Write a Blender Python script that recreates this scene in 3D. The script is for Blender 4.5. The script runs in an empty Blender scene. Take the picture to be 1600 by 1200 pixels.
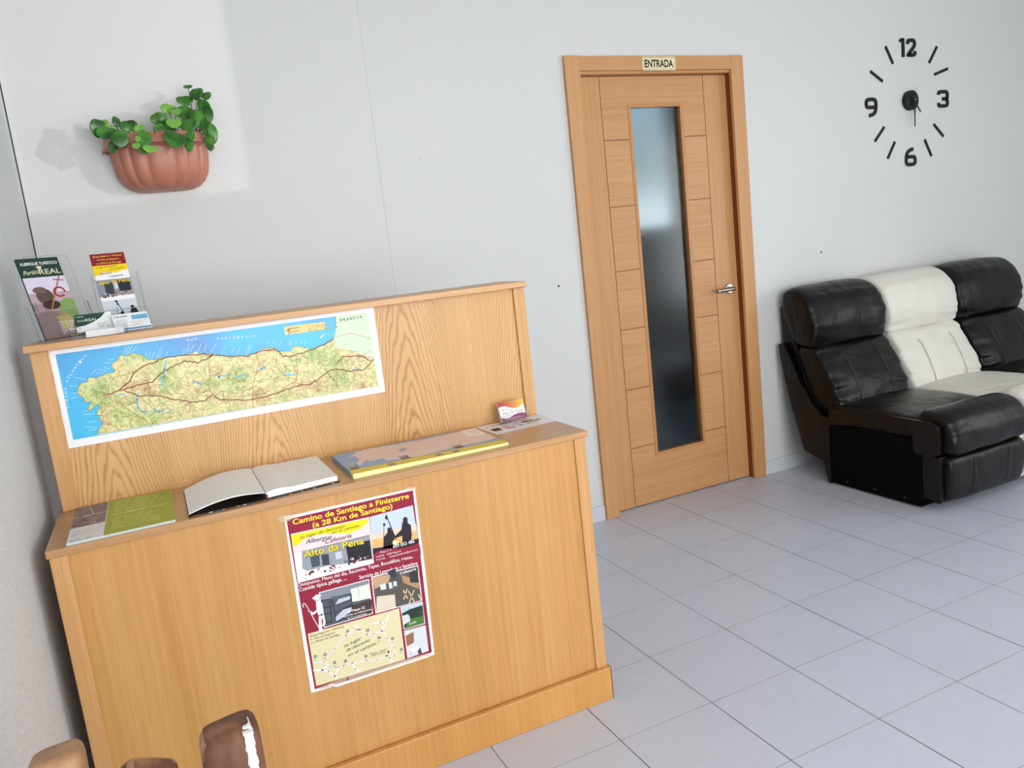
import bpy, bmesh, math, random
from mathutils import Vector, Matrix, Euler, noise
from mathutils.geometry import tessellate_polygon
PI = math.pi
SC = bpy.context.scene
COL = SC.collection
random.seed(5)

# ------------------------------------------------------------------ camera
cam_d = bpy.data.cameras.new('camera'); cam = bpy.data.objects.new('camera', cam_d); COL.objects.link(cam)
cam.location = (-1.7355, -3.1416, 1.3182)
cam.rotation_euler = (1.4006, 0.1098, -0.4379)
cam_d.sensor_fit = 'HORIZONTAL'; cam_d.sensor_width = 36.0
cam_d.lens = 1232.2 / 1600 * 36.0
cam_d.clip_start = 0.05
SC.camera = cam

# ------------------------------------------------------------------ sky, daylight, exposure
world = bpy.data.worlds.new('sky'); SC.world = world; world.use_nodes = True
wt = world.node_tree; wt.nodes.clear()
wo = wt.nodes.new('ShaderNodeOutputWorld'); wb = wt.nodes.new('ShaderNodeBackground')
wg = wt.nodes.new('ShaderNodeTexCoord'); wsx = wt.nodes.new('ShaderNodeSeparateXYZ'); wr = wt.nodes.new('ShaderNodeValToRGB')
wt.links.new(wg.outputs['Generated'], wsx.inputs[0]); wt.links.new(wsx.outputs[2], wr.inputs[0])
wr.color_ramp.elements[0].position = 0.025; wr.color_ramp.elements[0].color = (0.85, 1.0, 1.1, 1)
e = wr.color_ramp.elements.new(0.07); e.color = (0.30, 0.40, 0.38, 1)
wr.color_ramp.elements[-1].position = 0.13; wr.color_ramp.elements[-1].color = (0.34, 0.48, 0.58, 1)
wt.links.new(wr.outputs[0], wb.inputs[0]); wb.inputs[1].default_value = 1.0
wt.links.new(wb.outputs[0], wo.inputs[0])
SC.view_settings.view_transform = 'Standard'; SC.view_settings.look = 'None'
SC.view_settings.gamma = 1.0; SC.view_settings.use_curve_mapping = False
SC.view_settings.exposure = 0.0

def area(name, loc, size, direction, power, color):
    d = bpy.data.lights.new(name, 'AREA'); d.shape = 'RECTANGLE'; d.size, d.size_y = size
    d.energy = power; d.color = color
    o = bpy.data.objects.new(name, d); COL.objects.link(o); o.location = loc
    o.rotation_euler = Vector(direction).to_track_quat('-Z', 'Y').to_euler()
    return o
# daylight through the big front window behind the photographer and the side window
area('front_window_daylight', (-0.45, -5.14, 1.42), (3.0, 2.0), (0, 1, 0), 112, (0.965, 0.98, 1.0))
area('side_window_daylight', (3.94, -3.60, 1.45), (2.0, 1.9), (-1, 0, 0), 50, (0.93, 0.97, 1.0))
# spot as a low sun glint by the planter, cropped by an added slot
sd = bpy.data.lights.new('low_sun_glint', 'SPOT'); sd.energy = 1000; sd.color = (1.0, 0.97, 0.92)
sd.spot_size = math.radians(15); sd.spot_blend = 0.3; sd.shadow_soft_size = 0.007
so = bpy.data.objects.new('low_sun_glint', sd); COL.objects.link(so)
so.location = (6.6, -7.2, 1.98)
so.rotation_euler = (Vector((-1.75, 0, 1.86)) - so.location).to_track_quat('-Z', 'Y').to_euler()

# ------------------------------------------------------------------ helpers
def lin(h):
    c = [int(h[i:i+2], 16) / 255 for i in (0, 2, 4)]
    return tuple(x / 12.92 if x <= 0.04045 else ((x + 0.055) / 1.055) ** 2.4 for x in c) + (1,)
class NT:
    def __init__(s, name):
        s.m = bpy.data.materials.new(name); s.m.use_nodes = True; s.t = s.m.node_tree
        s.b = s.t.nodes['Principled BSDF']
    def n(s, typ, ins=None, **kw):
        nd = s.t.nodes.new('ShaderNode' + typ)
        for k, v in kw.items(): setattr(nd, k, v)
        for k, v in (ins or {}).items(): s.set(nd.inputs[k], v)
        return nd
    def set(s, sock, v):
        if isinstance(v, bpy.types.NodeSocket): s.t.links.new(v, sock)
        else: sock.default_value = v
    def math(s, op, a, b=None, c=None):
        nd = s.n('Math', operation=op); s.set(nd.inputs[0], a)
        if b is not None: s.set(nd.inputs[1], b)
        if c is not None: s.set(nd.inputs[2], c)
        return nd.outputs[0]
    def mix(s, f, a, b, mode='MIX'):
        nd = s.n('Mix', data_type='RGBA', blend_type=mode); s.set(nd.inputs[0], f); s.set(nd.inputs[6], a); s.set(nd.inputs[7], b)
        return nd.outputs[2]
    def ramp(s, f, stops, interp='LINEAR'):
        nd = s.n('ValToRGB'); s.set(nd.inputs[0], f); r = nd.color_ramp; r.interpolation = interp
        while len(r.elements) < len(stops): r.elements.new(0.5)
        for el, (p, c) in zip(r.elements, stops): el.position = p; el.color = c
        return nd.outputs[0]
    def noise(s, vec, scale, detail=4, rough=0.5, dist=0):
        nd = s.n('TexNoise', {'Scale': scale, 'Detail': detail, 'Roughness': rough, 'Distortion': dist}); s.set(nd.inputs['Vector'], vec)
        return nd.outputs[0]
    def scaled(s, vec, sc, loc=(0, 0, 0)):
        nd = s.n('Mapping', {'Scale': sc, 'Location': loc}); s.set(nd.inputs['Vector'], vec); return nd.outputs[0]
    def obj(s): return s.n('TexCoord').outputs['Object']
    def bump(s, h, strength=0.3, dist=0.002):
        nd = s.n('Bump', {'Strength': strength, 'Distance': dist}); s.set(nd.inputs['Height'], h)
        s.t.links.new(nd.outputs[0], s.b.inputs['Normal'])
    def out(s, col, rough=0.5, **kw):
        s.set(s.b.inputs['Base Color'], col); s.set(s.b.inputs['Roughness'], rough)
        for k, v in kw.items(): s.set(s.b.inputs[k.replace('_', ' ')], v)
        return s.m
G1 = (1, 1, 1, 1); G0 = (0, 0, 0, 1)
_flat = {}
def flat(h, rough=0.5, spec=0.3):
    k = (h, rough, spec)
    if k not in _flat:
        t = NT('plain_' + h)
        v = t.noise(t.obj(), 40, 2); L0 = lin(h)
        c = t.mix(v, tuple(x * 0.96 for x in L0[:3]) + (1,), tuple(min(1, x * 1.04) for x in L0[:3]) + (1,))
        t.out(c, rough); t.set(t.b.inputs['Specular IOR Level'], spec); _flat[k] = t.m
    return _flat[k]

def oak(name, axis='z', light='D6A26B', mid='C68C50', dark='A86F38', mode='straight', rough=0.38, off=-1.73):
    t = NT(name); p = t.obj()
    sp = t.n('SeparateXYZ', {0: p}); X, Y, Z = sp.outputs
    if axis == 'z': g = Z; a = X; b = Y
    elif axis == 'x': g = X; a = Z; b = Y
    else: g = Y; a = X; b = Z
    cb = t.n('CombineXYZ', {0: a, 1: b, 2: g}).outputs[0]
    fine = t.noise(t.scaled(cb, (420, 420, 9)), 1.0, 3, 0.6)
    med = t.noise(t.scaled(cb, (85, 85, 1.8)), 1.0, 5, 0.65)
    broad = t.noise(t.scaled(cb, (9, 9, 0.7)), 1.0, 3, 0.5)
    if mode == 'cath':
        xp = t.math('PINGPONG', t.math('SUBTRACT', a, off), 0.2)
        w = t.noise(t.scaled(cb, (7, 7, 1.3)), 1.0, 4, 0.6)
        w2 = t.noise(t.scaled(cb, (60, 60, 6.0)), 1.0, 3, 0.6)
        ph = t.math('ADD', t.math('ADD', t.math('MULTIPLY', t.math('POWER', xp, 1.45), 250), t.math('MULTIPLY', g, 15)), t.math('ADD', t.math('MULTIPLY', w, 6.0), t.math('MULTIPLY', w2, 0.9)))
        ln = t.math('ADD', t.math('MULTIPLY', t.math('SINE', t.math('MULTIPLY', ph, 2 * PI)), 0.5), 0.5)
        ln = t.math('POWER', ln, 3.0)
        v = t.math('ADD', t.math('MULTIPLY', ln, 0.26), t.math('ADD', t.math('MULTIPLY', med, 0.35), t.math('MULTIPLY', broad, 0.4)))
        v = t.math('SUBTRACT', v, 0.02)
        fine = t.math('ADD', t.math('MULTIPLY', fine, 0.85), t.math('MULTIPLY', ln, 0.12))
    else:
        v = t.math('ADD', t.math('MULTIPLY', med, 0.55), t.math('MULTIPLY', broad, 0.34)); v = t.math('ADD', v, 0.03)
    c = t.ramp(v, [(0.28, lin(light)), (0.5, lin(mid)), (0.78, lin(dark))])
    pores = t.ramp(fine, [(0.56, G0), (0.72, G1)])
    c = t.mix(t.math('MULTIPLY', pores, 0.55), c, lin(dark), 'MIX')
    t.bump(fine, 0.12, 0.0006)
    return t.out(c, rough)

W_FRONT = oak('oak_front', 'z', 'D6A464', 'C99553', 'AE7839')
W_UPPER = oak('oak_flame', 'z', 'DEAF76', 'D09E63', 'A57440', 'cath')
W_STILE = oak('oak_stile', 'z', 'DCAD76', 'CE9A60', 'B58049')
W_BOARD = oak('oak_board', 'x', 'CDA476', 'BD8E60', 'A0744A', rough=0.3)
W_EDGE = oak('oak_edge', 'x', 'DAAE7E', 'CD9C6A', 'B38252')
W_PLINTH = oak('oak_plinth', 'z', 'D8A15C', 'CB924D', 'B47C3B')
W_DOORV = oak('oak_door_vertical', 'z', 'D3A06C', 'C8925E', 'B27C4C', rough=0.42)
W_DOORH = oak('oak_door_horizontal', 'x', 'D2A06E', 'C7925F', 'AE784A', rough=0.42)
W_JAMB = oak('oak_jamb', 'z', 'C9935F', 'BC8450', 'A06A3C')
BROWN_SEAL = flat('7E4420', 0.6)
INSIDE = flat('1C1712', 0.8)

def mk(name, verts, faces, mats, parent=None, midx=None, smooth=False):
    me = bpy.data.meshes.new(name); me.from_pydata([tuple(v) for v in verts], [], faces)
    if not isinstance(mats, (list, tuple)): mats = [mats]
    for m in mats: me.materials.append(m)
    if midx: me.polygons.foreach_set('material_index', midx)
    if smooth: me.polygons.foreach_set('use_smooth', [True] * len(me.polygons))
    me.update()
    o = bpy.data.objects.new(name, me); COL.objects.link(o)
    if parent: o.parent = parent
    return o
class MB:
    def __init__(s): s.v = []; s.f = []; s.m = []; s.mats = []
    def mi(s, m):
        if m not in s.mats: s.mats.append(m)
        return s.mats.index(m)
    def add(s, vs, fs, m):
        o = len(s.v); s.v += [tuple(v) for v in vs]; s.f += [tuple(i + o for i in f) for f in fs]; s.m += [s.mi(m)] * len(fs)
    def box(s, x0, x1, y0, y1, z0, z1, m, M=None):
        vs = [Vector((x, y, z)) for x in (x0, x1) for y in (y0, y1) for z in (z0, z1)]
        if M: vs = [M @ v for v in vs]
        s.add(vs, [(0, 1, 3, 2), (4, 6, 7, 5), (0, 4, 5, 1), (2, 3, 7, 6), (0, 2, 6, 4), (1, 5, 7, 3)], m)
    def prism(s, pts, d0, d1, axis, m):
        # pts: 2-D polygon; extruded along axis from d0 to d1
        def P(p, d): return {'x': (d, p[0], p[1]), 'y': (p[0], d, p[1]), 'z': (p[0], p[1], d)}[axis]
        n = len(pts); vs = [P(p, d0) for p in pts] + [P(p, d1) for p in pts]
        tri = tessellate_polygon([[Vector((p[0], p[1], 0)) for p in pts]])
        fs = [tuple(t) for t in tri] + [tuple(i + n for i in reversed(t)) for t in tri]
        fs += [(i, (i + 1) % n, (i + 1) % n + n, i + n) for i in range(n)]
        s.add(vs, fs, m)
    def tube(s, path, r, m, n=10, cap=True):
        rs = r if isinstance(r, (list, tuple)) else [r] * len(path)
        path = [Vector(p) for p in path]; vs = []; fs = []
        up = Vector((0, 0, 1))
        for i, p in enumerate(path):
            d = (path[min(i + 1, len(path) - 1)] - path[max(i - 1, 0)]).normalized()
            a = d.cross(up if abs(d.z) < 0.95 else Vector((1, 0, 0))).normalized(); b = d.cross(a)
            vs += [p + (a * math.cos(2 * PI * k / n) + b * math.sin(2 * PI * k / n)) * rs[i] for k in range(n)]
        for i in range(len(path) - 1):
            fs += [(i * n + k, i * n + (k + 1) % n, (i + 1) * n + (k + 1) % n, (i + 1) * n + k) for k in range(n)]
        if cap: fs += [tuple(range(n))[::-1], tuple(range((len(path) - 1) * n, len(path) * n))]
        s.add(vs, fs, m)
    def build(s, name, parent=None, bevel=0, smooth=False, seg=2):
        o = mk(name, s.v, s.f, s.mats, parent, s.m, smooth)
        bm = bmesh.new(); bm.from_mesh(o.data); bmesh.ops.recalc_face_normals(bm, faces=bm.faces); bm.to_mesh(o.data); bm.free()
        if bevel:
            md = o.modifiers.new('bevel', 'BEVEL'); md.width = bevel; md.segments = seg; md.limit_method = 'ANGLE'; md.angle_limit = 0.6
        return o
def tag(o, label=None, cat=None, group=None, kind=None):
    if label: o['label'] = label
    if cat: o['category'] = cat
    if group: o['group'] = group
    if kind: o['kind'] = kind
    return o
def empty(name, loc=(0, 0, 0), rot=(0, 0, 0)):
    o = bpy.data.objects.new(name, None); COL.objects.link(o); o.location = loc; o.rotation_euler = rot; o.empty_display_size = 0.05
    return o
def local(o, parent):
    # geometry was written in world coordinates: hang it on a parent that stands elsewhere
    o.parent = parent; Mi = (Matrix.Translation(parent.location) @ parent.rotation_euler.to_matrix().to_4x4()).inverted()
    o.data.transform(Mi); return o

# printed matter: flat coloured shapes and lettering on a sheet, local x right, local y up the page, z out of it
def text_mesh(s, bold=0.0, shear=0.0):
    cu = bpy.data.curves.new('lettering', 'FONT'); cu.body = s; cu.size = 1.0; cu.offset = bold; cu.shear = shear; cu.resolution_u = 3
    ob = bpy.data.objects.new('lettering', cu); COL.objects.link(ob)
    dg = bpy.context.evaluated_depsgraph_get(); me = bpy.data.meshes.new_from_object(ob.evaluated_get(dg))
    vs = [v.co.copy() for v in me.vertices]; fs = [tuple(p.vertices) for p in me.polygons]
    bpy.data.objects.remove(ob); bpy.data.curves.remove(cu); bpy.data.meshes.remove(me)
    return vs, fs
class Art:
    def __init__(s, mb=None, unit=1e-4, step=0.00012): s.b = mb or MB(); s.u = unit; s.st = step; s.fn = None
    def P(s, x, y, l):
        if s.fn: x, y = s.fn(x, y)
        return Vector((x * s.u, y * s.u, l * s.st))
    def poly(s, pts, m, l=1):
        tri = tessellate_polygon([[Vector((p[0], p[1], 0)) for p in pts]])
        fs = []
        for t in tri:
            a, b, c = (pts[i] for i in t)
            fs.append(tuple(t) if (b[0]-a[0])*(c[1]-a[1])-(b[1]-a[1])*(c[0]-a[0]) > 0 else tuple(reversed(t)))
        s.b.add([s.P(p[0], p[1], l) for p in pts], fs, m)
    def rect(s, x0, y0, x1, y1, m, l=1): s.poly([(x0, y0), (x1, y0), (x1, y1), (x0, y1)], m, l)
    def line(s, pts, w, m, l=2, dash=0):
        for i in range(len(pts) - 1):
            a = Vector(pts[i]); b = Vector(pts[i + 1]); d = b - a; L = d.length
            if L < 1e-6: continue
            d /= L; nrm = Vector((-d.y, d.x)) * w / 2
            segs = [(0, L)] if not dash else [(q, min(q + dash * 0.6, L)) for q in [k * dash for k in range(int(L / dash) + 1)]]
            for q0, q1 in segs:
                e = 0 if dash else w * 0.25
                A = a + d * (q0 - e); B = a + d * (q1 + e)
                s.b.add([s.P(*(A - nrm), l), s.P(*(B - nrm), l), s.P(*(B + nrm), l), s.P(*(A + nrm), l)], [(0, 1, 2, 3)], m)
    def disc(s, x, y, r, m, l=2, n=14, ry=None):
        s.poly([(x + r * math.cos(2 * PI * k / n), y + (ry or r) * math.sin(2 * PI * k / n)) for k in range(n)], m, l)
    def text(s, string, p0, p1, h, m, l=3, bold=0.0, shear=0.0):
        # lettering from p0 to p1 (baseline), capital height h
        vs, fs = text_mesh(string, bold, shear)
        if not vs: return
        x0 = min(v.x for v in vs); x1 = max(v.x for v in vs)
        p0 = Vector(p0); p1 = Vector(p1); d = p1 - p0; L = d.length; d /= L; nn = Vector((-d.y, d.x))
        out = []
        for v in vs:
            q = p0 + d * ((v.x - x0) / (x1 - x0) * L) + nn * (v.y / 0.70 * h)
            out.append(s.P(q.x, q.y, l))
        s.b.add(out, fs, m)
def place_sheet(o, origin, flatdown=False):
    o.location = origin
    if not flatdown: o.rotation_euler = (PI / 2, 0, 0)
    return o
def scribble(art, x0, y0, x1, y1, rows, m, l=2, w=0.45):
    # rows of tiny print too small to read
    R = random.Random(int(x0 * 7 + y0 * 3))
    dy = (y1 - y0) / rows
    for k in range(rows):
        y = y1 - dy * (k + 0.5); x = x0; xe = x1 - R.random() * 0.3 * (x1 - x0)
        while x < xe:
            wl = dy * (0.8 + R.random() * 2.2); art.rect(x, y - dy * w / 2, min(x + wl, xe), y + dy * w / 2, m, l); x += wl + dy * 0.5

POSTER = {
 'red':[(96,4494),(3235,4485),(3177,55),(32,102)],
 't1':[(221,4335),(3111,4298)],
 't2':[(665,4150),(2657,4155)],
 'ph1':[(138,4125),(2043,4075),(1993,2877),(116,2889)],
 'sky1':[(138,4125),(2043,4075),(2003,3613),(129,3631)],
 'yel':[(134,4099),(1034,4069),(2039,4048),(1969,3941),(1792,3834),(1519,3794),(1161,3873),(758,3950),(528,3956),(338,3871),(148,3787)],
 'bld':[(327,3637),(1991,3624),(1982,2987),(1407,3034),(892,3121),(377,3128),(275,3212)],
 'dk1':[(1368,3489),(1973,3495),(1957,3008),(1384,3054)],
 'dk2':[(489,3533),(717,3512),(692,3177),(499,3176)],
 'dk3':[(757,3433),(936,3412),(921,3141),(755,3159)],
 'win':[(1090,3397),(1248,3396),(1248,3216),(1090,3218)],
 'tA':[(337,3947),(1418,3971)],
 'tB':[(1089,3878),(1834,3898)],
 'tC':[(440,3795),(1073,3773)],
 'tD':[(897,3677),(1544,3677)],
 'tE':[(347,3469),(1822,3445)],
 'ph2':[(2056,4072),(3177,4104),(3197,3058),(2001,3123)],
 'glow':[(2012,3485),(3204,3429),(3198,3173),(1994,3265)],
 'sun':[(2539,3318),(2626,3337),(2669,3241),(2605,3187),(2528,3236)],
 'man1':[(2848,3719),(2934,3839),(2995,3767),(2984,3685),(3058,3609),(3048,3327),(2997,3168),(2775,3199),(2802,3391),(2603,3372),(2595,3416),(2796,3548)],
 'man2':[(2341,3483),(2436,3570),(2465,3676),(2534,3672),(2551,3597),(2593,3502),(2597,3331),(2539,3119),(2272,3191)],
 'st':[(2471,4010),(2653,3231)],
 'st2':[(2391,3835),(2293,3242)],
 'star':[(2475,4037),(2503,3946),(2454,3889),(2423,3966)],
 'grd':[(2013,3260),(2278,3232),(3217,3211),(3197,3058),(2001,3123)],
 'curve':[(1993,2877),(2010,3092),(2129,3159),(2378,3162),(2783,3054),(3200,3086),(3223,2936),(3214,2765),(2199,2871)],
 'tel':[(2527,3128),(3092,3129)],
 's1':[(2188,3086),(2465,3082)],
 's2':[(2065,2998),(2718,2991)],
 's3':[(2055,2925),(2288,2917)],
 's4':[(2399,2915),(3148,2913)],
 'd1':[(114,2794),(2996,2744)],
 'd2':[(115,2670),(1270,2648)],
 'd3':[(1581,2570),(3097,2537)],
 'ph3b':[(562,2519),(1812,2512),(1782,1593),(553,1592)],
 'ph3':[(580,2498),(1793,2492),(1760,1614),(572,1615)],
 'w3a':[(1325,2385),(1514,2386),(1502,2021),(1316,2049)],
 'w3b':[(1528,2388),(1800,2388),(1773,2011),(1502,2027)],
 'b3a':[(561,2303),(767,2284),(731,1691),(601,1704)],
 'b3b':[(823,2309),(1295,2267),(1268,1808),(828,1633)],
 'm3a':[(994,2216),(1287,2213),(1275,2132),(896,2091)],
 'm3b':[(848,1768),(1083,1921),(1284,1917),(1268,1808),(859,1665)],
 'fl3':[(1087,1948),(1808,1972),(1760,1614),(1071,1656)],
 't3a':[(1172,1795),(1604,1791)],
 't3b':[(1026,1718),(1756,1702)],
 't3c':[(1149,1640),(1622,1628)],
 'ph4b':[(1872,2551),(3102,2512),(3086,1546),(1848,1573)],
 'ph4':[(1896,2525),(3076,2490),(3060,1569),(1873,1594)],
 'wd4':[(1896,2525),(2366,2482),(2281,2277),(1912,2213)],
 'wd4b':[(2633,2378),(3071,2137),(3036,1884),(2660,2168)],
 'tb4':[(1937,2005),(2400,1926),(2380,1584),(1873,1594)],
 'dk4':[(2843,2463),(3087,2467),(3059,2053),(2838,2117)],
 'w4a':[(2060,2284),(2212,2283),(2204,2127),(2067,2139)],
 'w4b':[(2281,2277),(2364,2268),(2369,2108),(2285,2104)],
 'w4c':[(2406,2270),(2489,2261),(2485,2132),(2402,2142)],
 'ch1':[(2633,1973),(2711,1717)],
 'ch2':[(2733,1973),(2614,1732)],
 'ch3':[(2766,1905),(2867,1597)],
 'ch4':[(2908,1893),(2737,1592)],
 'ch5':[(3003,1747),(3063,1553)],
 't4':[(2607,2400),(3041,2407)],
 'box':[(151,1566),(2458,1531),(2426,132),(148,181)],
 'r1':[(166,815),(415,731),(463,786),(731,982),(1034,1226),(1316,1308),(1420,1275),(1557,1087),(1719,1064),(1944,1079),(2050,841),(2177,535),(2176,329),(1958,387),(1701,355),(1461,421),(1088,489),(870,477),(685,496),(563,567),(426,713)],
 'r2':[(1942,1065),(2158,1405)],
 'r3':[(1759,1341),(1936,1314),(2039,1253)],
 'r4':[(1099,471),(1141,297),(1238,206)],
 'r5':[(148,609),(347,540),(494,461),(625,272),(657,218)],
 'r6':[(762,470),(616,304)],
 'r7':[(1293,1430),(1381,1287)],
 'r8':[(1960,401),(2031,303),(2098,177)],
 'r9':[(347,540),(464,615)],
 'm1':[(237,941)],
 'm2':[(470,921)],
 'm3':[(669,637)],
 'm4':[(934,585)],
 'm5':[(1447,549)],
 'm6':[(1096,1338)],
 'm7':[(1591,1206)],
 'm8':[(1849,921)],
 'm9':[(2178,791)],
 'm10':[(2361,430)],
 'e1':[(195,1463),(1016,1466)],
 'e2':[(186,1373),(789,1376)],
 'e3':[(186,1288),(897,1293)],
 'g1':[(965,940),(1410,1019)],
 'g2':[(995,815),(1614,909)],
 'g3':[(1020,671),(1817,776)],
 'c1':[(1548,544),(1993,537)],
 'c2':[(1595,487),(1956,476)],
 'pin':[(2026,473)],
 'ph5b':[(2494,1543),(3088,1522),(3078,912),(2502,926)],
 'ph5':[(2513,1520),(3068,1505),(3058,934),(2524,942)],
 'hill':[(2506,1370),(2728,1420),(3076,1431),(3058,934),(2524,942)],
 'grass':[(2693,1166),(3051,1143),(3058,934),(2524,942)],
 'van':[(2512,1310),(2669,1306),(2700,1222),(2699,1105),(2520,1058)],
 'ph6':[(2498,897),(3087,871),(3072,151),(2487,136)],
 'wd6':[(2520,748),(2742,796),(2717,507),(2522,452)],
 'dk6':[(2773,279),(2865,309),(2887,152),(2797,137)],
 'tp1':[(1022,134),(2997,100),(2995,19),(1038,56)],
 'tp2':[(288,146),(982,134),(986,74),(340,55)],
}
MAP = {
 'corners':[(95,2602),(8156,2604),(8151,187),(102,126)],
 'inner':[(228,2477),(7954,2488),(7976,342),(222,355)],
 'land':[(766,374),(819,507),(950,652),(849,757),(939,842),(826,881),(928,1032),(916,1135),(784,1058),(695,974),(684,1077),(799,1225),(636,1221),(639,1321),(518,1460),(558,1603),(621,1709),(783,1715),(832,1824),(973,1783),(1125,1808),(1253,1853),(1401,1846),(1428,1909),(1355,2005),(1416,2096),(1530,2145),(1591,2236),(1685,2255),(1706,2201),(1883,2258),(2014,2221),(2141,2150),(2214,2036),(2447,2033),(2698,2028),(2921,2027),(3114,2031),(3277,2041),(3367,2096),(3435,2016),(3720,1954),(3864,1907),(4053,1841),(4347,1784),(4618,1778),(4830,1816),(4979,1883),(5154,1892),(5291,1872),(5449,1756),(5709,1716),(5778,1815),(5923,1830),(6091,1749),(6263,1686),(6524,1720),(6643,1776),(6835,1822),(6966,1952),(7039,2239),(7056,2478),(7954,2488),(7976,342)],
 'france':[(7039,2239),(7056,2478),(7954,2488),(7999,1188),(7701,1274),(7349,1481),(6991,1611),(6945,1805),(6932,1919)],
 'strip':[(766,374),(7919,352),(7968,285),(761,262)],
 'rd1':[(1070,1328),(1157,1312),(1440,1381),(1688,1405),(1942,1447),(2225,1467),(2373,1597),(2546,1689),(2751,1777),(3054,1867),(3240,1819),(3363,1782),(3673,1873),(3749,1932)],
 'rd2':[(1443,1397),(1582,1492),(1717,1571),(1826,1758),(2116,1915),(2403,1954),(2442,1999),(2698,2028),(3080,2019),(3557,1962),(4051,1828),(4614,1753),(4867,1829),(5285,1836),(5412,1744),(5496,1603),(5742,1583),(6184,1642),(6641,1758),(6919,1884)],
 'rd3':[(1555,1343),(1725,1262),(1833,1174),(2317,1087),(2548,958),(2853,867),(3033,781),(3360,774),(3578,896),(3717,727),(3998,676),(4462,592),(4670,591),(5166,630),(5425,695),(5757,748),(6119,741),(6356,851),(6718,1034),(6903,1023),(7264,906),(7647,900),(7864,1057),(8032,1145)],
 'rd4':[(6888,1176),(7102,1349),(7626,1286),(7869,1094)],
 'o1':[(1157,1312),(1015,1185),(951,993),(967,752),(897,526)],
 'o2':[(1282,1170),(1488,961),(1691,716),(1902,502),(2025,303)],
 'o3':[(3578,896),(3510,1086),(3588,1357),(3602,1638),(3679,1907)],
 'o4':[(5320,1612),(5305,1286),(5513,1031),(5782,911),(5399,755),(5166,630)],
 'o5':[(5841,1530),(5826,1200),(5747,917)],
 'o6':[(6961,1915),(7419,1960),(7941,1733)],
 'o7':[(6861,992),(6826,505)],
 'o8':[(4827,1799),(4850,1506),(4693,1170),(4580,898),(4512,363)],
 'o9':[(1157,1312),(1230,1553),(1381,1731),(1687,1747),(1942,1807)],
 'lk1':[(1844,1241),(1785,1079),(1780,873),(1853,755),(2004,726)],
 'lk2':[(2620,1937),(2539,1742),(2489,1543),(2418,1347)],
 'lk3':[(3157,1324),(3278,1268),(3356,1149)],
 'lk4':[(1423,1281),(1542,1267)],
 'lk5':[(2137,771),(2247,681),(2376,691)],
 'lk6':[(3784,1341),(3819,1311)],
 'lk7':[(4861,1359),(4987,1382)],
 'lk8':[(5452,1096),(5733,1060)],
 'lk9':[(7307,937),(7534,919)],
 'lk10':[(3804,1338),(4040,1352)],
 'lk11':[(4227,1256),(4470,1280)],
 'oc':[(282,1119),(319,1645),(396,1831),(584,2065),(899,2362)],
 'mar':[(3176,2362),(3461,2368)],
 'can':[(3886,2305),(4910,2210)],
 'fr':[(7113,2311),(7770,2332)],
 'leg':[(5647,2392),(6740,2373),(6724,2165),(5640,2168)],
 'l1':[(5766,2317),(6041,2314)],
 'l2':[(5769,2218),(6039,2234)],
 'tk':[(6560,1956),(6683,2041)],
 't0':[(1691,2288),(1783,2436)],
 't1':[(1729,2248),(1842,2427)],
 't2':[(1772,2235),(1913,2429)],
 't3':[(1834,2239),(2016,2407)],
 't4':[(2165,2112),(2218,2240)],
 't5':[(2221,2076),(2310,2233)],
 't6':[(2296,2064),(2400,2212)],
 't7':[(2403,2047),(2569,2288)],
 't8':[(2484,2061),(2570,2202)],
 't9':[(2640,2054),(2690,2167)],
 't10':[(3054,2058),(3092,2191)],
 't11':[(3156,2094),(3222,2293)],
 't12':[(3219,2084),(3345,2257)],
 't13':[(3412,2072),(3506,2250)],
 't14':[(3555,2050),(3650,2228)],
 't15':[(3712,2008),(3875,2194)],
 't16':[(1325,2178),(1458,2163)],
 't17':[(1267,2103),(1385,2094)],
 't18':[(1192,2015),(1328,1942)],
 't19':[(1068,1985),(1232,1907)],
 't20':[(993,1897),(1166,1868)],
 't21':[(395,1665),(553,1654)],
 't22':[(394,1499),(507,1479)],
 't23':[(343,1375),(474,1378)],
 't24':[(538,1003),(686,1009)],
 't25':[(555,932),(800,903)],
 't26':[(605,720),(811,714)],
 't27':[(506,1879),(792,1763)],
 't28':[(530,632),(796,546)],
 't29':[(598,517),(776,516)],
 't30':[(901,1879),(1025,1992)],
 't31':[(3968,1933),(4080,2110)],
 't32':[(4213,1895),(4301,2023)],
 't33':[(4339,1839),(4433,2003)],
 't34':[(4560,1840),(4693,2035)],
 't35':[(4607,1815),(4741,2010)],
 't36':[(5126,1933),(5199,2066)],
 't37':[(5231,1935),(5361,2096)],
 't38':[(5333,1919),(5447,2084)],
 't39':[(5434,1886),(5528,2035)],
 't40':[(5681,1885),(5753,2002)],
 't41':[(5731,1859),(5805,1994)],
 't42':[(5876,1874),(5907,1960)],
 't43':[(5999,1855),(6068,1955)],
 't44':[(6105,1839),(6159,1960)],
 't45':[(6527,1738),(6824,1749)],
}
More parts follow.
